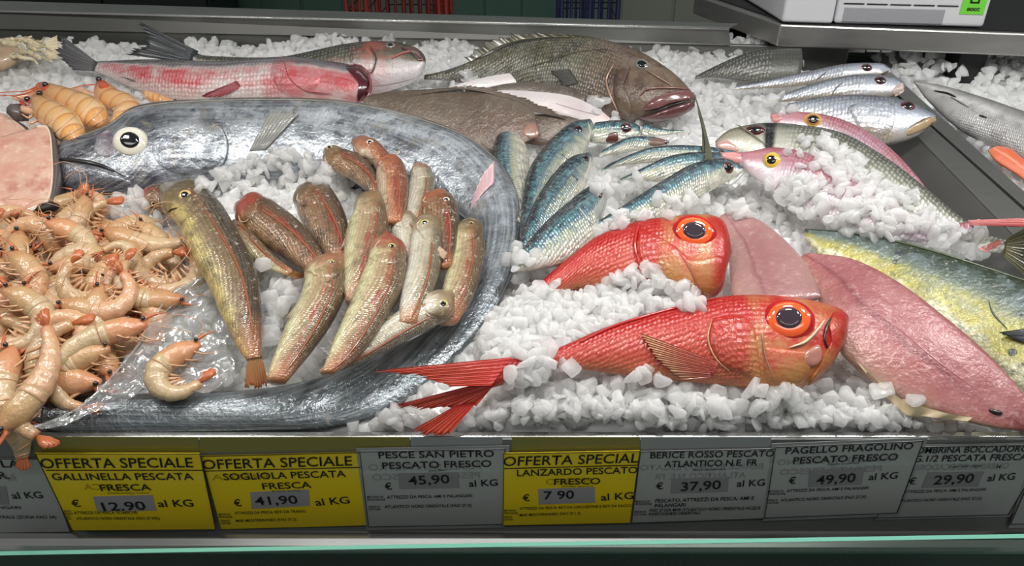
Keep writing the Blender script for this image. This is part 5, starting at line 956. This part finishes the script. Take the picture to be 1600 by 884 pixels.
def shrimp_proto(curl, seed, simple=False):
    """raw shrimp in its own XY plane, about 1 long uncurled; returns [(name, verts, faces, material, uv)]"""
    r_ = random.Random(seed); n = 44; P, ang = [], 0.15
    p = Vector((0, 0, 0)); dirs = []
    for i in range(n):
        t = i / (n - 1); P.append(p.copy()); dirs.append(ang)
        ang += (curl / n) * (0.25 if t < .34 else 1.35 if t < .85 else .6)
        p = p + Vector((math.cos(ang), -math.sin(ang), 0)) / n
    def loft(i0, i1, rad_f, flat=.82, seg=14):
        V, Fc, uv = [], [], []
        for i in range(i0, i1 + 1):
            t = i / (n - 1); r = rad_f(t); a = dirs[i]; nx = Vector((math.sin(a), math.cos(a), 0))
            for k in range(seg):
                q = 2 * math.pi * k / seg; V.append(P[i] + nx * (r * math.cos(q)) + Vector((0, 0, r * flat * math.sin(q)))); uv.append((t, .5 + .5 * math.cos(q)))
        m_ = i1 - i0 + 1
        for i in range(m_ - 1):
            for k in range(seg): Fc.append((i * seg + k, (i + 1) * seg + k, (i + 1) * seg + (k + 1) % seg, i * seg + (k + 1) % seg))
        Fc += [tuple(range(seg)), tuple(range((m_ - 1) * seg, m_ * seg))[::-1]]
        return V, Fc, uv
    ab = lambda t: (.105 * (1 - max(0, (t - .4)) * 1.05)) * (1 + .12 * (1 - ((t * 10) % 1)))
    ca = lambda t: .110 * min(1, (t / .2 + .12)) ** .7 * (1 if t < .34 else 1 - (t - .34) * .6)
    out = []
    V, Fc, uv = loft(int(.34 * n), n - 2, ab); out.append(('abdomen', V, Fc, SH_A, uv))
    V, Fc, uv = loft(0, int(.40 * n), ca); out.append(('carapace', V, Fc, SH_H, uv))
    # rostrum
    a0 = P[2] + Vector((0, .05, 0)); tip = P[0] + Vector((-.16, .10, 0))
    V, Fc = tube_vf([a0 + (tip - a0) * (i / 8) + Vector((0, .02 * math.sin(i / 8 * 3.1), 0)) for i in range(9)], [.022 * (1 - i / 8.5) for i in range(9)], 7); out.append(('rostrum', V, Fc, SH_TAIL, None))
    # tail fan
    e = P[-2]; a = dirs[-1]
    for s in (-.55, -.2, .2, .55):
        d = Vector((math.cos(a + s * .5), -math.sin(a + s * .5), s * .5)).normalized(); w = Vector((math.sin(a), math.cos(a), .5)).normalized() * .03
        L = .17; pts = [e - w * .4, e + d * L * .5 - w, e + d * L * .9 - w * .8, e + d * L, e + d * L * .9 + w * .8, e + d * L * .5 + w, e + w * .4]
        V, Fc = prism_vf(pts, Vector((0, 0, .008))); out.append(('tail_fan', V, Fc, SH_TAIL, None))
    for s in (1, -1):
        bm = bmesh.new(); bmesh.ops.create_uvsphere(bm, u_segments=10, v_segments=8, radius=.021); o = P[2] + Vector((-.015, .035, s * .052))
        out.append(('eye', [v.co + o for v in bm.verts], [tuple(v.index for v in fc.verts) for fc in bm.faces], EYEB, None)); bm.free()
        k1, k2 = r_.uniform(-.5, .5), r_.uniform(.2, .6)
        pts = [Vector(cr([tuple(P[0] + Vector((-.02, 0, s * .03))), tuple(P[0] + Vector((-.25, .1 * k1, s * .08))), tuple(P[0] + Vector((-.45, -.25 * k2, s * .1 + .03))), tuple(P[0] + Vector((-.4, -.55 * k2 - .1, s * .12)))], i / 15)) for i in range(16)]
        V, Fc = tube_vf(pts, .0036, 5); out.append(('antenna', V, Fc, SH_ANT, None))
    for k in range(5):
        i = int((.10 + .065 * k) * n); a = dirs[i]; dn = Vector((-math.sin(a), -math.cos(a), 0)); sd = r_.choice((-1, 1)) * r_.uniform(.02, .05)
        p0 = P[i] + dn * .05; pts = [p0 + Vector((0, 0, sd)), p0 + dn * .06 + Vector((-.09, 0, sd * 1.4)), p0 + dn * .06 + Vector((-.21 + .02 * k, 0, sd * 1.6))]
        V, Fc = tube_vf([Vector(cr([tuple(q) for q in pts], j / 7)) for j in range(8)], [.011 * (1 - .1 * j) for j in range(8)], 5); out.append(('leg', V, Fc, SH_LEG, None))
    for k in range(5):
        i = int((.45 + .09 * k) * n); a = dirs[i]; dn = Vector((-math.sin(a), -math.cos(a), 0)); p0 = P[i] + dn * .06
        V, Fc = tube_vf([p0, p0 + dn * .05 + Vector((-.02, 0, .02)), p0 + dn * .085 + Vector((-.05, 0, .03))], [.018, .015, .004], 6); out.append(('swimmeret', V, Fc, SH_LEG, None))
    ctr = sum(P, Vector()) / n
    return [(nm, [v - ctr for v in V], Fc, m_, uv) for nm, V, Fc, m_, uv in out]
f = Fish('shrimp', 'pale shrimp tail drooping over the steel front lip onto the price rail', 'shrimp', [(8, 652, 4, 664), (28, 644, 6, 678), (43, 655, 14, 692), (48, 678, 20, 703), (48, 702, 22, 712), (44, 716, 26, 719)], SH_A, h=[.032, .024, .008, -.008, -.016], lean=.5, thick=.8, group='shrimps lying apart', part='abdomen', nose=0)
for s_ in (.3, .5, .7, .86): f.line([f.sv(s_, u) for u in (.05, .3, .6, .95)], .0009, SH_LEG, 'shell_ridge', .0001)
f.fin([f.sv(.97, .9), f.sv(.97, .1)], [(50, 730), (36, 736), (22, 730)], SH_TAIL, 'tail_fan', 5, tlift=0)
PROTO = []
for cu, sd in ((1.2, 1), (2.4, 2), (3.3, 3), (4.3, 4)):
    t = bpy.data.objects.new('shrimp', None); kids = []
    for nm, V, Fc, m_, uv in shrimp_proto(cu, sd):
        me = bpy.data.meshes.new(nm); me.from_pydata([tuple(v) for v in V], [], Fc)
        if uv:
            lay = me.uv_layers.new(name='st')
            for l in me.loops: lay.data[l.index].uv = uv[l.vertex_index]
        me.polygons.foreach_set('use_smooth', [True] * len(me.polygons)); me.materials.append(m_); me.update()
        kids.append(bpy.data.objects.new(nm, me))
    PROTO.append((t, kids))
SHR = []
def shrimp(px, py, ang, L, kind, h, label, group='shrimps in the pile', flip=False, tilt=(0, 0), drop_legs=False):
    """ang: where the head points, degrees anticlockwise in the picture plane of the bed; L in metres"""
    t0, kids = PROTO[kind]; t = t0.copy(); COL.objects.link(t)
    P = on(px, py, h); d = (CAM - P).normalized(); nn = (N * .6 + d * .4).normalized()
    q = rad(ang); xa = RIGHT; ya = nn.cross(xa).normalized(); xa = ya.cross(nn)
    hx = -(xa * math.cos(q) + ya * math.sin(q)); hy = nn.cross(hx)
    if flip: hy = -hy
    R = Matrix((hx, hy, hx.cross(hy))).transposed()
    R = R @ Matrix.Rotation(tilt[0], 3, 'X') @ Matrix.Rotation(tilt[1], 3, 'Y')
    t.location = P; t.rotation_euler = R.to_euler(); t.scale = (L, L, L); tag(t, label, 'shrimp', group)
    for k in kids:
        if drop_legs and k.name.startswith(('leg', 'swimmeret', 'antenna')): continue
        if py > 540 and k.name.startswith('antenna'): continue
        o = k.copy(); COL.objects.link(o); o.parent = t
    SHR.append((px, py)); return t
rs = random.Random(21)
PILE = [(-60, 345), (40, 352), (90, 330), (140, 335), (200, 352), (262, 385), (300, 425), (262, 450), (225, 500), (190, 548), (150, 582), (120, 598), (78, 602), (40, 625), (-60, 650)]
def inpoly(x, y, poly):
    ins = False; j = len(poly) - 1
    for i in range(len(poly)):
        if (poly[i][1] > y) != (poly[j][1] > y) and x < (poly[j][0] - poly[i][0]) * (y - poly[i][1]) / (poly[j][1] - poly[i][1]) + poly[i][0]: ins = not ins
        j = i
    return ins
own = [
 (118, 385, 178, .115, 1, .050, 'pale shrimp on top of the pile bent like an elbow, whiskers to one side', False),
 (185, 402, 200, .085, 3, .052, 'small pale pink shrimp curled into a ring near the ice', True),
 (165, 468, 150, .115, 2, .054, 'bluish grey shrimp curled in a C in the middle of the pile', True),
 (222, 452, 25, .11, 1, .046, 'cream shrimp at the pile edge pressed against the clear plastic bag', False),
 (40, 500, 175, .12, 2, .058, 'cream shrimp with orange tail curled along the frame edge, middle of the pile', False),
 (55, 590, 235, .125, 0, .055, 'peach shrimp hanging head down at the pile front with a dark eye', True),
 (140, 540, 12, .12, 0, .052, 'orange nosed shrimp stretched flat across the pile, whiskers spread to the front', True),
 (30, 445, 160, .12, 2, .056, 'yellowish shrimp half curled near the frame edge under the swordfish steak', False),
 (105, 345, 110, .10, 1, .046, 'orange headed shrimp poking up at the pile top under the black skin scrap', False),
 (235, 375, 150, .12, 0, .040, 'slim red nosed shrimp slanting over ice beside the olive gurnard', True),
]
for (x, y, a, L, k, h, lb, fl) in own: shrimp(x, y, a, L, k, h, lb, flip=fl)
shrimp(143, 322, 190, .085, 2, .034, 'greenish brown shrimp arched on the ice under the scabbard jaw', 'shrimps lying apart', flip=False, drop_legs=True)
shrimp(275, 582, 20, .115, 3, .036, 'single shrimp resting on the clear plastic bag above the scabbard band', 'shrimps lying apart', flip=True)
placed = [(o[0], o[1]) for o in own]; tries = 0
cand = []
while len(cand) < 62 and tries < 6000:
    tries += 1; x, y = rs.uniform(-60, 300), rs.uniform(335, 690)
    if not inpoly(x, y, PILE): continue
    if all((x - a) ** 2 + (y - b) ** 2 > 27 ** 2 for a, b in cand): cand.append((x, y))
for i, (x, y) in enumerate(cand):
    near = min((x - a) ** 2 + (y - b) ** 2 for a, b in placed) < 34 ** 2
    hh = rs.uniform(.012, .026) if near else rs.uniform(.026, .046)
    shrimp(x, y, rs.uniform(0, 360), rs.uniform(.105, .135), rs.choice((0, 1, 1, 2, 2, 3)), hh, 'raw peach shrimp tangled among the others in the heap in front of the swordfish', flip=rs.random() < .5, tilt=(rs.uniform(-.4, .4), rs.uniform(-.3, .3)))
MASK.append(PILE)
MASK_N = len(MASK)

# ------------------------------------------------------------------ clear plastic bag sheet
PL = Mat('clear_plastic'); nt = PL.nt
tr = PL.n('ShaderNodeBsdfTransparent', {'Color': (.96, .97, .97, 1)}); gl = PL.n('ShaderNodeBsdfGlossy', {'Color': (1, 1, 1, 1), 'Roughness': .12}); df = PL.n('ShaderNodeBsdfDiffuse', {'Color': (.9, .9, .88, 1)})
bmp = PL.n('ShaderNodeBump', {'Height': PL.noise(PL.obj(), 38, 5, .6), 'Strength': .5, 'Distance': .004}).outputs[0]
PL.set(gl.inputs['Normal'], bmp)
fr = PL.n('ShaderNodeLayerWeight', {'Blend': .25, 'Normal': bmp}).outputs['Fresnel']
m1 = PL.n('ShaderNodeMixShader', {0: .10, 1: tr.outputs[0], 2: df.outputs[0]}); m2 = PL.n('ShaderNodeMixShader', {0: PL.math('ADD', PL.math('MULTIPLY', fr, .6), .05, True), 1: m1.outputs[0], 2: gl.outputs[0]})
nt.links.new(m2.outputs[0], nt.nodes['Material Output'].inputs['Surface'])
def sheet(e0, e1, hs, name, label, cols=60, rows=44, amp=.006, seed=0):
    """ruled sheet between two picture edges, heights over the bed, creased"""
    V, Fc = [], []
    for i in range(cols):
        u = i / (cols - 1); a, b = cr(e0, u), cr(e1, u)
        for j in range(rows):
            w = j / (rows - 1); q = a + (b - a) * w
            P = on(q[0], q[1], hs[0] + (hs[1] - hs[0]) * w); s = Vector((P.x * 26 + seed, P.y * 26, P.z * 10))
            cr_ = abs(mnoise.noise(s)) + .5 * abs(mnoise.noise(s * 2.3)) + .3 * abs(mnoise.noise(s * 5.0))
            V.append(P + N * (amp * (1.1 - 2.0 * cr_)))
    for i in range(cols - 1):
        for j in range(rows - 1): Fc.append((i * rows + j, (i + 1) * rows + j, (i + 1) * rows + j + 1, i * rows + j + 1))
    t = thing(name, label, 'plastic bag', V[len(V) // 2] - N * .02)
    o = mk('sheet', V, Fc, PL.m, t); o.modifiers.new('thickness', 'SOLIDIFY').thickness = .0002
    return t, V
bag, _ = sheet([(44, 672), (130, 632), (215, 540), (262, 465), (320, 432)], [(110, 668), (232, 614), (330, 612), (372, 560), (352, 470)], (.034, .026), 'plastic_bag', 'crumpled clear plastic bag spread between the shrimp pile and the biggest gurnard', amp=.007)
# folded edge of the bag
for pts, w in (([(44, 672), (130, 632), (215, 540), (262, 465), (320, 432)], .0012), ([(205, 575), (222, 540), (245, 500), (300, 450)], .0008), ([(232, 614), (215, 580), (226, 545), (212, 535)], .0008)):
    mk('fold', *tube_vf([on(x, y, .042 if w > .001 else .037) for x, y in smooth_px(pts, 40)], w, 5), PL.m, bag)

# ------------------------------------------------------------------ crushed ice
ICE = Mat('crushed_ice')
_o = ICE.obj(); _n = ICE.noise(_o, 45, 4, .6)
ICE.p(Base_Color=ICE.ramp(_n, [(.3, c(249, 249, 248)), (.7, c(255, 255, 254))]), Roughness=.2, IOR=1.31, Subsurface_Weight=1.0, Subsurface_Radius=(1.0, 1.0, 1.0), Subsurface_Scale=.012, Coat_Weight=.35, Coat_Roughness=.06)
ICE.bump(ICE.noise(_o, 120, 3), .25, .001)
_tr = ICE.n('ShaderNodeBsdfTranslucent', {'Color': (.985, .98, .975, 1)}); _mx = ICE.n('ShaderNodeMixShader', {0: .52, 1: ICE.b.outputs[0], 2: _tr.outputs[0]})
_tp = ICE.n('ShaderNodeBsdfTransparent', {'Color': (.985, .985, .985, 1)}); _my = ICE.n('ShaderNodeMixShader', {0: .30, 1: _mx.outputs[0], 2: _tp.outputs[0]})
ICE.nt.links.new(_my.outputs[0], ICE.nt.nodes['Material Output'].inputs['Surface'])
PACK = plain('packed_ice', c(242, 243, 242), .35, coat=.2, var=.04, nscale=60)
def ice_proto(seed, fine=False):
    r_ = np.random.default_rng(seed); bm = bmesh.new()
    ax = np.array([1.0, r_.uniform(.65, 1.0), r_.uniform(.32, .75)])
    for _ in range(15):
        v = r_.normal(size=3); v /= np.linalg.norm(v); v = np.sign(v) * np.abs(v) ** .7; bm.verts.new(v * ax * r_.uniform(.85, 1.1))
    ret = bmesh.ops.convex_hull(bm, input=bm.verts[:])
    bmesh.ops.delete(bm, geom=[v for v in bm.verts if not v.link_faces], context='VERTS')
    bmesh.ops.dissolve_limit(bm, angle_limit=rad(16), verts=bm.verts[:], edges=bm.edges[:])
    if not fine: bmesh.ops.bevel(bm, geom=bm.edges[:], offset=.24, segments=2, profile=.5, affect='EDGES', clamp_overlap=True)
    bmesh.ops.triangulate(bm, faces=bm.faces[:])
    V = np.array([v.co[:] for v in bm.verts]); Fc = np.array([[v.index for v in f.verts] for f in bm.faces]); bm.free(); return V, Fc
IP = [ice_proto(100 + k) for k in range(14)]
IPF = [ice_proto(300 + k, True) for k in range(8)]
# raster of everything that stands on the ice, so that chunks keep clear of it
RS = 2.0; GX0, GY0 = -200, 0; GW, GH = int(2000 / RS), int(900 / RS)
yy, xx = np.mgrid[0:GH, 0:GW]; XX = GX0 + (xx + .5) * RS; YY = GY0 + (yy + .5) * RS
def raster(poly):
    ins = np.zeros((GH, GW), bool); j = len(poly) - 1
    for i in range(len(poly)):
        xi, yi = poly[i][0], poly[i][1]; xj, yj = poly[j][0], poly[j][1]
        if yi != yj:
            cnd = ((yi > YY) != (yj > YY)) & (XX < (xj - xi) * (YY - yi) / (yj - yi) + xi); ins ^= cnd
        j = i
    return ins
def wind(poly): return raster([tuple(p[:2]) for p in poly])
TAKEN = np.zeros((GH, GW), bool)
for p in MASK: TAKEN |= wind(p)
COVER = [
 ([(412, 410), (445, 434), (478, 434), (466, 458), (440, 476), (428, 530), (420, 560), (420, 520), (420, 460)], 1.5, .026),
 ([(300, 450), (322, 450), (362, 555), (362, 600), (330, 606), (345, 560), (300, 555), (262, 545), (250, 510)], 1.0, .024),
 ([(130, 318), (225, 300), (240, 335), (270, 350), (290, 400), (240, 385), (200, 345), (150, 335)], 1.0, .02),  # places where ice lies on top of the fish
 ([(880, 452), (905, 462), (940, 448), (985, 425), (1015, 415), (1050, 430), (1085, 455), (1098, 480), (1040, 484), (985, 498), (930, 517), (880, 540), (830, 562), (770, 568), (750, 530), (785, 480), (815, 458), (850, 440)], 2.2, .040),
 ([(790, 600), (840, 562), (900, 572), (960, 588), (1010, 576), (1060, 596), (1130, 602), (1190, 602), (1250, 608), (1252, 640), (1000, 650), (780, 660)], 1.3, .024),
 ([(820, 556), (858, 540), (868, 560), (840, 590), (800, 610), (790, 590)], 1.2, .03),
 ([(1206, 292), (1250, 262), (1290, 250), (1300, 225), (1340, 250), (1380, 280), (1430, 305), (1470, 345), (1500, 372), (1470, 392), (1380, 372), (1290, 356), (1230, 335), (1190, 305)], 1.0),
 ([(1240, 222), (1290, 214), (1330, 238), (1380, 275), (1430, 310), (1400, 330), (1330, 300), (1270, 262), (1230, 240)], .9),
 ([(1160, 300), (1205, 285), (1240, 330), (1190, 350), (1130, 330), (1120, 300)], .9),
 ([(300, 300), (340, 268), (400, 238), (480, 232), (520, 262), (560, 285), (540, 300), (470, 288), (430, 300), (370, 296)], .92),
 ([(560, 660), (620, 640), (640, 690), (480, 690), (500, 672)], .9),
 ([(720, 640), (780, 640), (790, 680), (700, 680)], .6),
 ([(925, 345), (985, 318), (1040, 312), (1085, 300), (1120, 290), (1140, 310), (1100, 335), (1000, 345), (930, 370)], .8),
 ([(940, 262), (985, 262), (1010, 285), (960, 310), (925, 300)], .8),
 ([(820, 385), (840, 400), (850, 430), (790, 440), (790, 405)], .7),
 ([(370, 292), (420, 282), (470, 296), (440, 300), (390, 306)], .5),
 ([(690, 122), (740, 108), (760, 128), (730, 142), (690, 140)], .35),
 ([(1180, 150), (1240, 150), (1240, 180), (1190, 182)], .6),
 ([(1480, 340), (1520, 340), (1545, 400), (1500, 400)], .5),
 ([(905, 150), (960, 150), (975, 190), (930, 185)], .4),
 ([(180, 140), (215, 140), (230, 160), (200, 165)], .4),
 ([(1330, 590), (1420, 615), (1470, 650), (1400, 690), (1300, 690)], .6),
 ([(1225, 600), (1260, 612), (1250, 640), (1210, 640)], .5),
]
COVM = np.zeros((GH, GW), np.float32)
for p, w, *_r in COVER: COVM[wind(p)] = np.maximum(COVM[wind(p)], w)
def gi(px, py): return np.clip(((py - GY0) / RS).astype(int), 0, GH - 1), np.clip(((px - GX0) / RS).astype(int), 0, GW - 1)
CA, RA, UA, FA, NA, BA = (np.array(v) for v in (CAM, RIGHT, UP, FWD, N, BEDY))
def projn(P):
    d = P - CA; w = d @ FA; return W / 2 + FPX * (d @ RA) / w, H / 2 - FPX * (d @ UA) / w, w
def mound(x, y):
    """height of the ice over the bed, metres"""
    v = .004 * np.clip(1 - y / .05, 0, 1) + .006 * np.sin(x * 9 + 1) * np.sin(y * 11 + .5) + .004 * np.sin(x * 23 + y * 17)
    return v
allV, allF = [], []; nv = 0
def add_chunks(P, S, seed, IP=IP):
    global nv
    r_ = np.random.default_rng(seed)
    for i in range(len(P)):
        V, Fc = IP[r_.integers(len(IP))]; q = r_.normal(size=4); q /= np.linalg.norm(q); w, x, y, z = q
        R = np.array([[1 - 2 * (y * y + z * z), 2 * (x * y - z * w), 2 * (x * z + y * w)], [2 * (x * y + z * w), 1 - 2 * (x * x + z * z), 2 * (y * z - x * w)], [2 * (x * z - y * w), 2 * (y * z + x * w), 1 - 2 * (x * x + y * y)]])
        allV.append((V * S[i]) @ R.T + P[i]); allF.append(Fc + nv); nv += len(V)
rg = np.random.default_rng(5)
# the right hand limit of this tray follows the divider
def xlimit(y): 
    a, b = a0 - RIGHT * .045, a1 - RIGHT * .045
    t = (y - a.y) / (b.y - a.y); return a.x + (b.x - a.x) * t
for layer, (num, h0, s0_, s1_) in enumerate(((11000, -.006, .009, .015), (7500, .001, .009, .0155), (1600, .007, .008, .013), (3000, .003, .006, .010), (5000, .0, .004, .007), (20000, -.002, .004, .007))):
    x = rg.uniform(-1.15, 1.1, num); y = rg.uniform(.012, .95, num) if layer != 3 else rg.uniform(.006, .045, num)
    s = rg.uniform(s0_, s1_, num); hh = h0 + mound(x, y) + rg.uniform(-.004, .006, num)
    P = x[:, None] * RA + y[:, None] * BA + hh[:, None] * NA
    xl = np.array([xlimit(v) for v in P[:, 1]]); px, py, w = projn(P); pr = s * FPX / w
    ok = (x < xl + rg.uniform(-.03, .004, num)) & (px > -90) & (px < 1690) & (py < 715)
    hit = np.zeros(num)
    for dx, dy in ((0, 0), (.75, 0), (-.75, 0), (0, .75), (0, -.75)):
        iy, ix = gi(px + dx * pr, py + dy * pr); hit += TAKEN[iy, ix]
    if layer == 0: ok &= (hit < 5)
    else: ok &= (hit < (2 if layer == 1 else 1))
    # the front chunks stay behind the steel lip
    ok &= (P[:, 1] - s * .55) > .003
    add_chunks(P[ok], s[ok], 30 + layer, IPF if layer > 2 else IP)
# chunks resting on the fish, found by looking down on each body
FV, FF = [], []; kk = 0
for f in FISH:
    FV += [tuple(v) for v in f.V]; FF += [tuple(i + kk for i in q) for q in f.F]; kk += len(f.V)
TREE = BVHTree.FromPolygons(FV, FF)
n_c = 0; CP, CS = [], []; rr = random.Random(77)
for p, dens, *gh in COVER:
    x0, x1 = min(q[0] for q in p), max(q[0] for q in p); y0, y1 = min(q[1] for q in p), max(q[1] for q in p)
    for _ in range(int((x1 - x0) * (y1 - y0) / 105.0 * dens)):
        x, y = rr.uniform(x0, x1), rr.uniform(y0, y1)
        if not inpoly(x, y, p): continue
        h = TREE.ray_cast(CAM, ray(x, y)); s = rr.uniform(.007, .0135)
        g = on(x, y, gh[0] - rr.uniform(0, .012) if gh else .012)
        if h[0] is None: P = g
        else:
            P = h[0] + (h[1] if h[1].dot(ray(x, y)) < 0 else -h[1]) * s * rr.uniform(.1, .55)
            if (g - CAM).length < (P - CAM).length: P = g
        if P.y - s * .6 > .004: CP.append(np.array(P)); CS.append(s)
add_chunks(np.array(CP), CS, 55)
# the packed ice underneath
nx, ny = 180, 90; gv = []
for j in range(ny):
    for i in range(nx):
        y = .0068 + .95 * j / (ny - 1); xm = xlimit(y) - .01; x = -1.2 + (xm + 1.2) * i / (nx - 1)
        h = -.0055 + float(mound(x, y)) + .004 * mnoise.noise(Vector((x * 60, y * 60, 0))) + .003 * mnoise.noise(Vector((x * 140, y * 140, 5)))
        if j == 0: h = -.05
        gv.append(np.array(bed(x, y, h)))
g0_ = nv; allV.append(np.array(gv)); nv += len(gv)
q = [];
for j in range(ny - 1):
    for i in range(nx - 1):
        a = g0_ + j * nx + i; q += [[a, a + 1, a + nx + 1], [a, a + nx + 1, a + nx]]
allF.append(np.array(q))
def big_mesh(name, Vs, Fs, mat, packed=0):
    V = np.concatenate(Vs).astype(np.float32); Fc = np.concatenate(Fs).astype(np.int32)
    me = bpy.data.meshes.new(name); me.vertices.add(len(V)); me.vertices.foreach_set('co', V.ravel())
    me.loops.add(len(Fc) * 3); me.loops.foreach_set('vertex_index', Fc.ravel()); me.polygons.add(len(Fc))
    me.polygons.foreach_set('loop_start', np.arange(0, len(Fc) * 3, 3, dtype=np.int32)); me.polygons.foreach_set('use_smooth', np.ones(len(Fc), bool))
    me.update(calc_edges=True); me.validate(); me.materials.append(mat); me.materials.append(PACK)
    mi = np.zeros(len(Fc), np.int32); mi[len(Fc) - packed:] = 1; me.polygons.foreach_set('material_index', mi)
    o = bpy.data.objects.new(name, me); COL.objects.link(o); return o
tag(big_mesh('crushed_ice', allV, allF, ICE.m, len(q)), 'white crushed ice filling the tray under and over the fish', 'ice', kind='stuff')
# ice of the neighbouring tray
allV, allF, nv = [], [], 0
num = 5200; x = rg.uniform(.55, 1.7, num); y = rg.uniform(.15, 1.02, num); s = rg.uniform(.007, .014, num)
P = x[:, None] * RA + y[:, None] * BA + (rg.uniform(-.012, .012, num) + .012 * np.clip((y - .75) * 6, 0, 2.2))[:, None] * NA
d0, d1 = on(1373, 92, .03) + RIGHT * .03, on(1740, 419, .03) + RIGHT * .03
lim = d0.x + (d1.x - d0.x) * (P[:, 1] - d0.y) / (d1.y - d0.y)
px, py, w = projn(P); iy, ix = gi(px, py); ok = (P[:, 0] > lim) & (px < 1700) & (py > 78) & ~TAKEN[iy, ix]
add_chunks(P[ok], s[ok], 90)
v4 = [bed(d1.x, .05, -.016), bed(1.8, .05, -.016), bed(1.8, 1.05, -.016), bed(d0.x, 1.05, -.016)]
allV.append(np.array([np.array(v) for v in v4])); allF.append(np.array([[nv, nv + 1, nv + 2], [nv, nv + 2, nv + 3]]))
tag(big_mesh('crushed_ice', allV, allF, ICE.m, 2), 'crushed ice in the next tray beyond the steel divider', 'ice', kind='stuff')
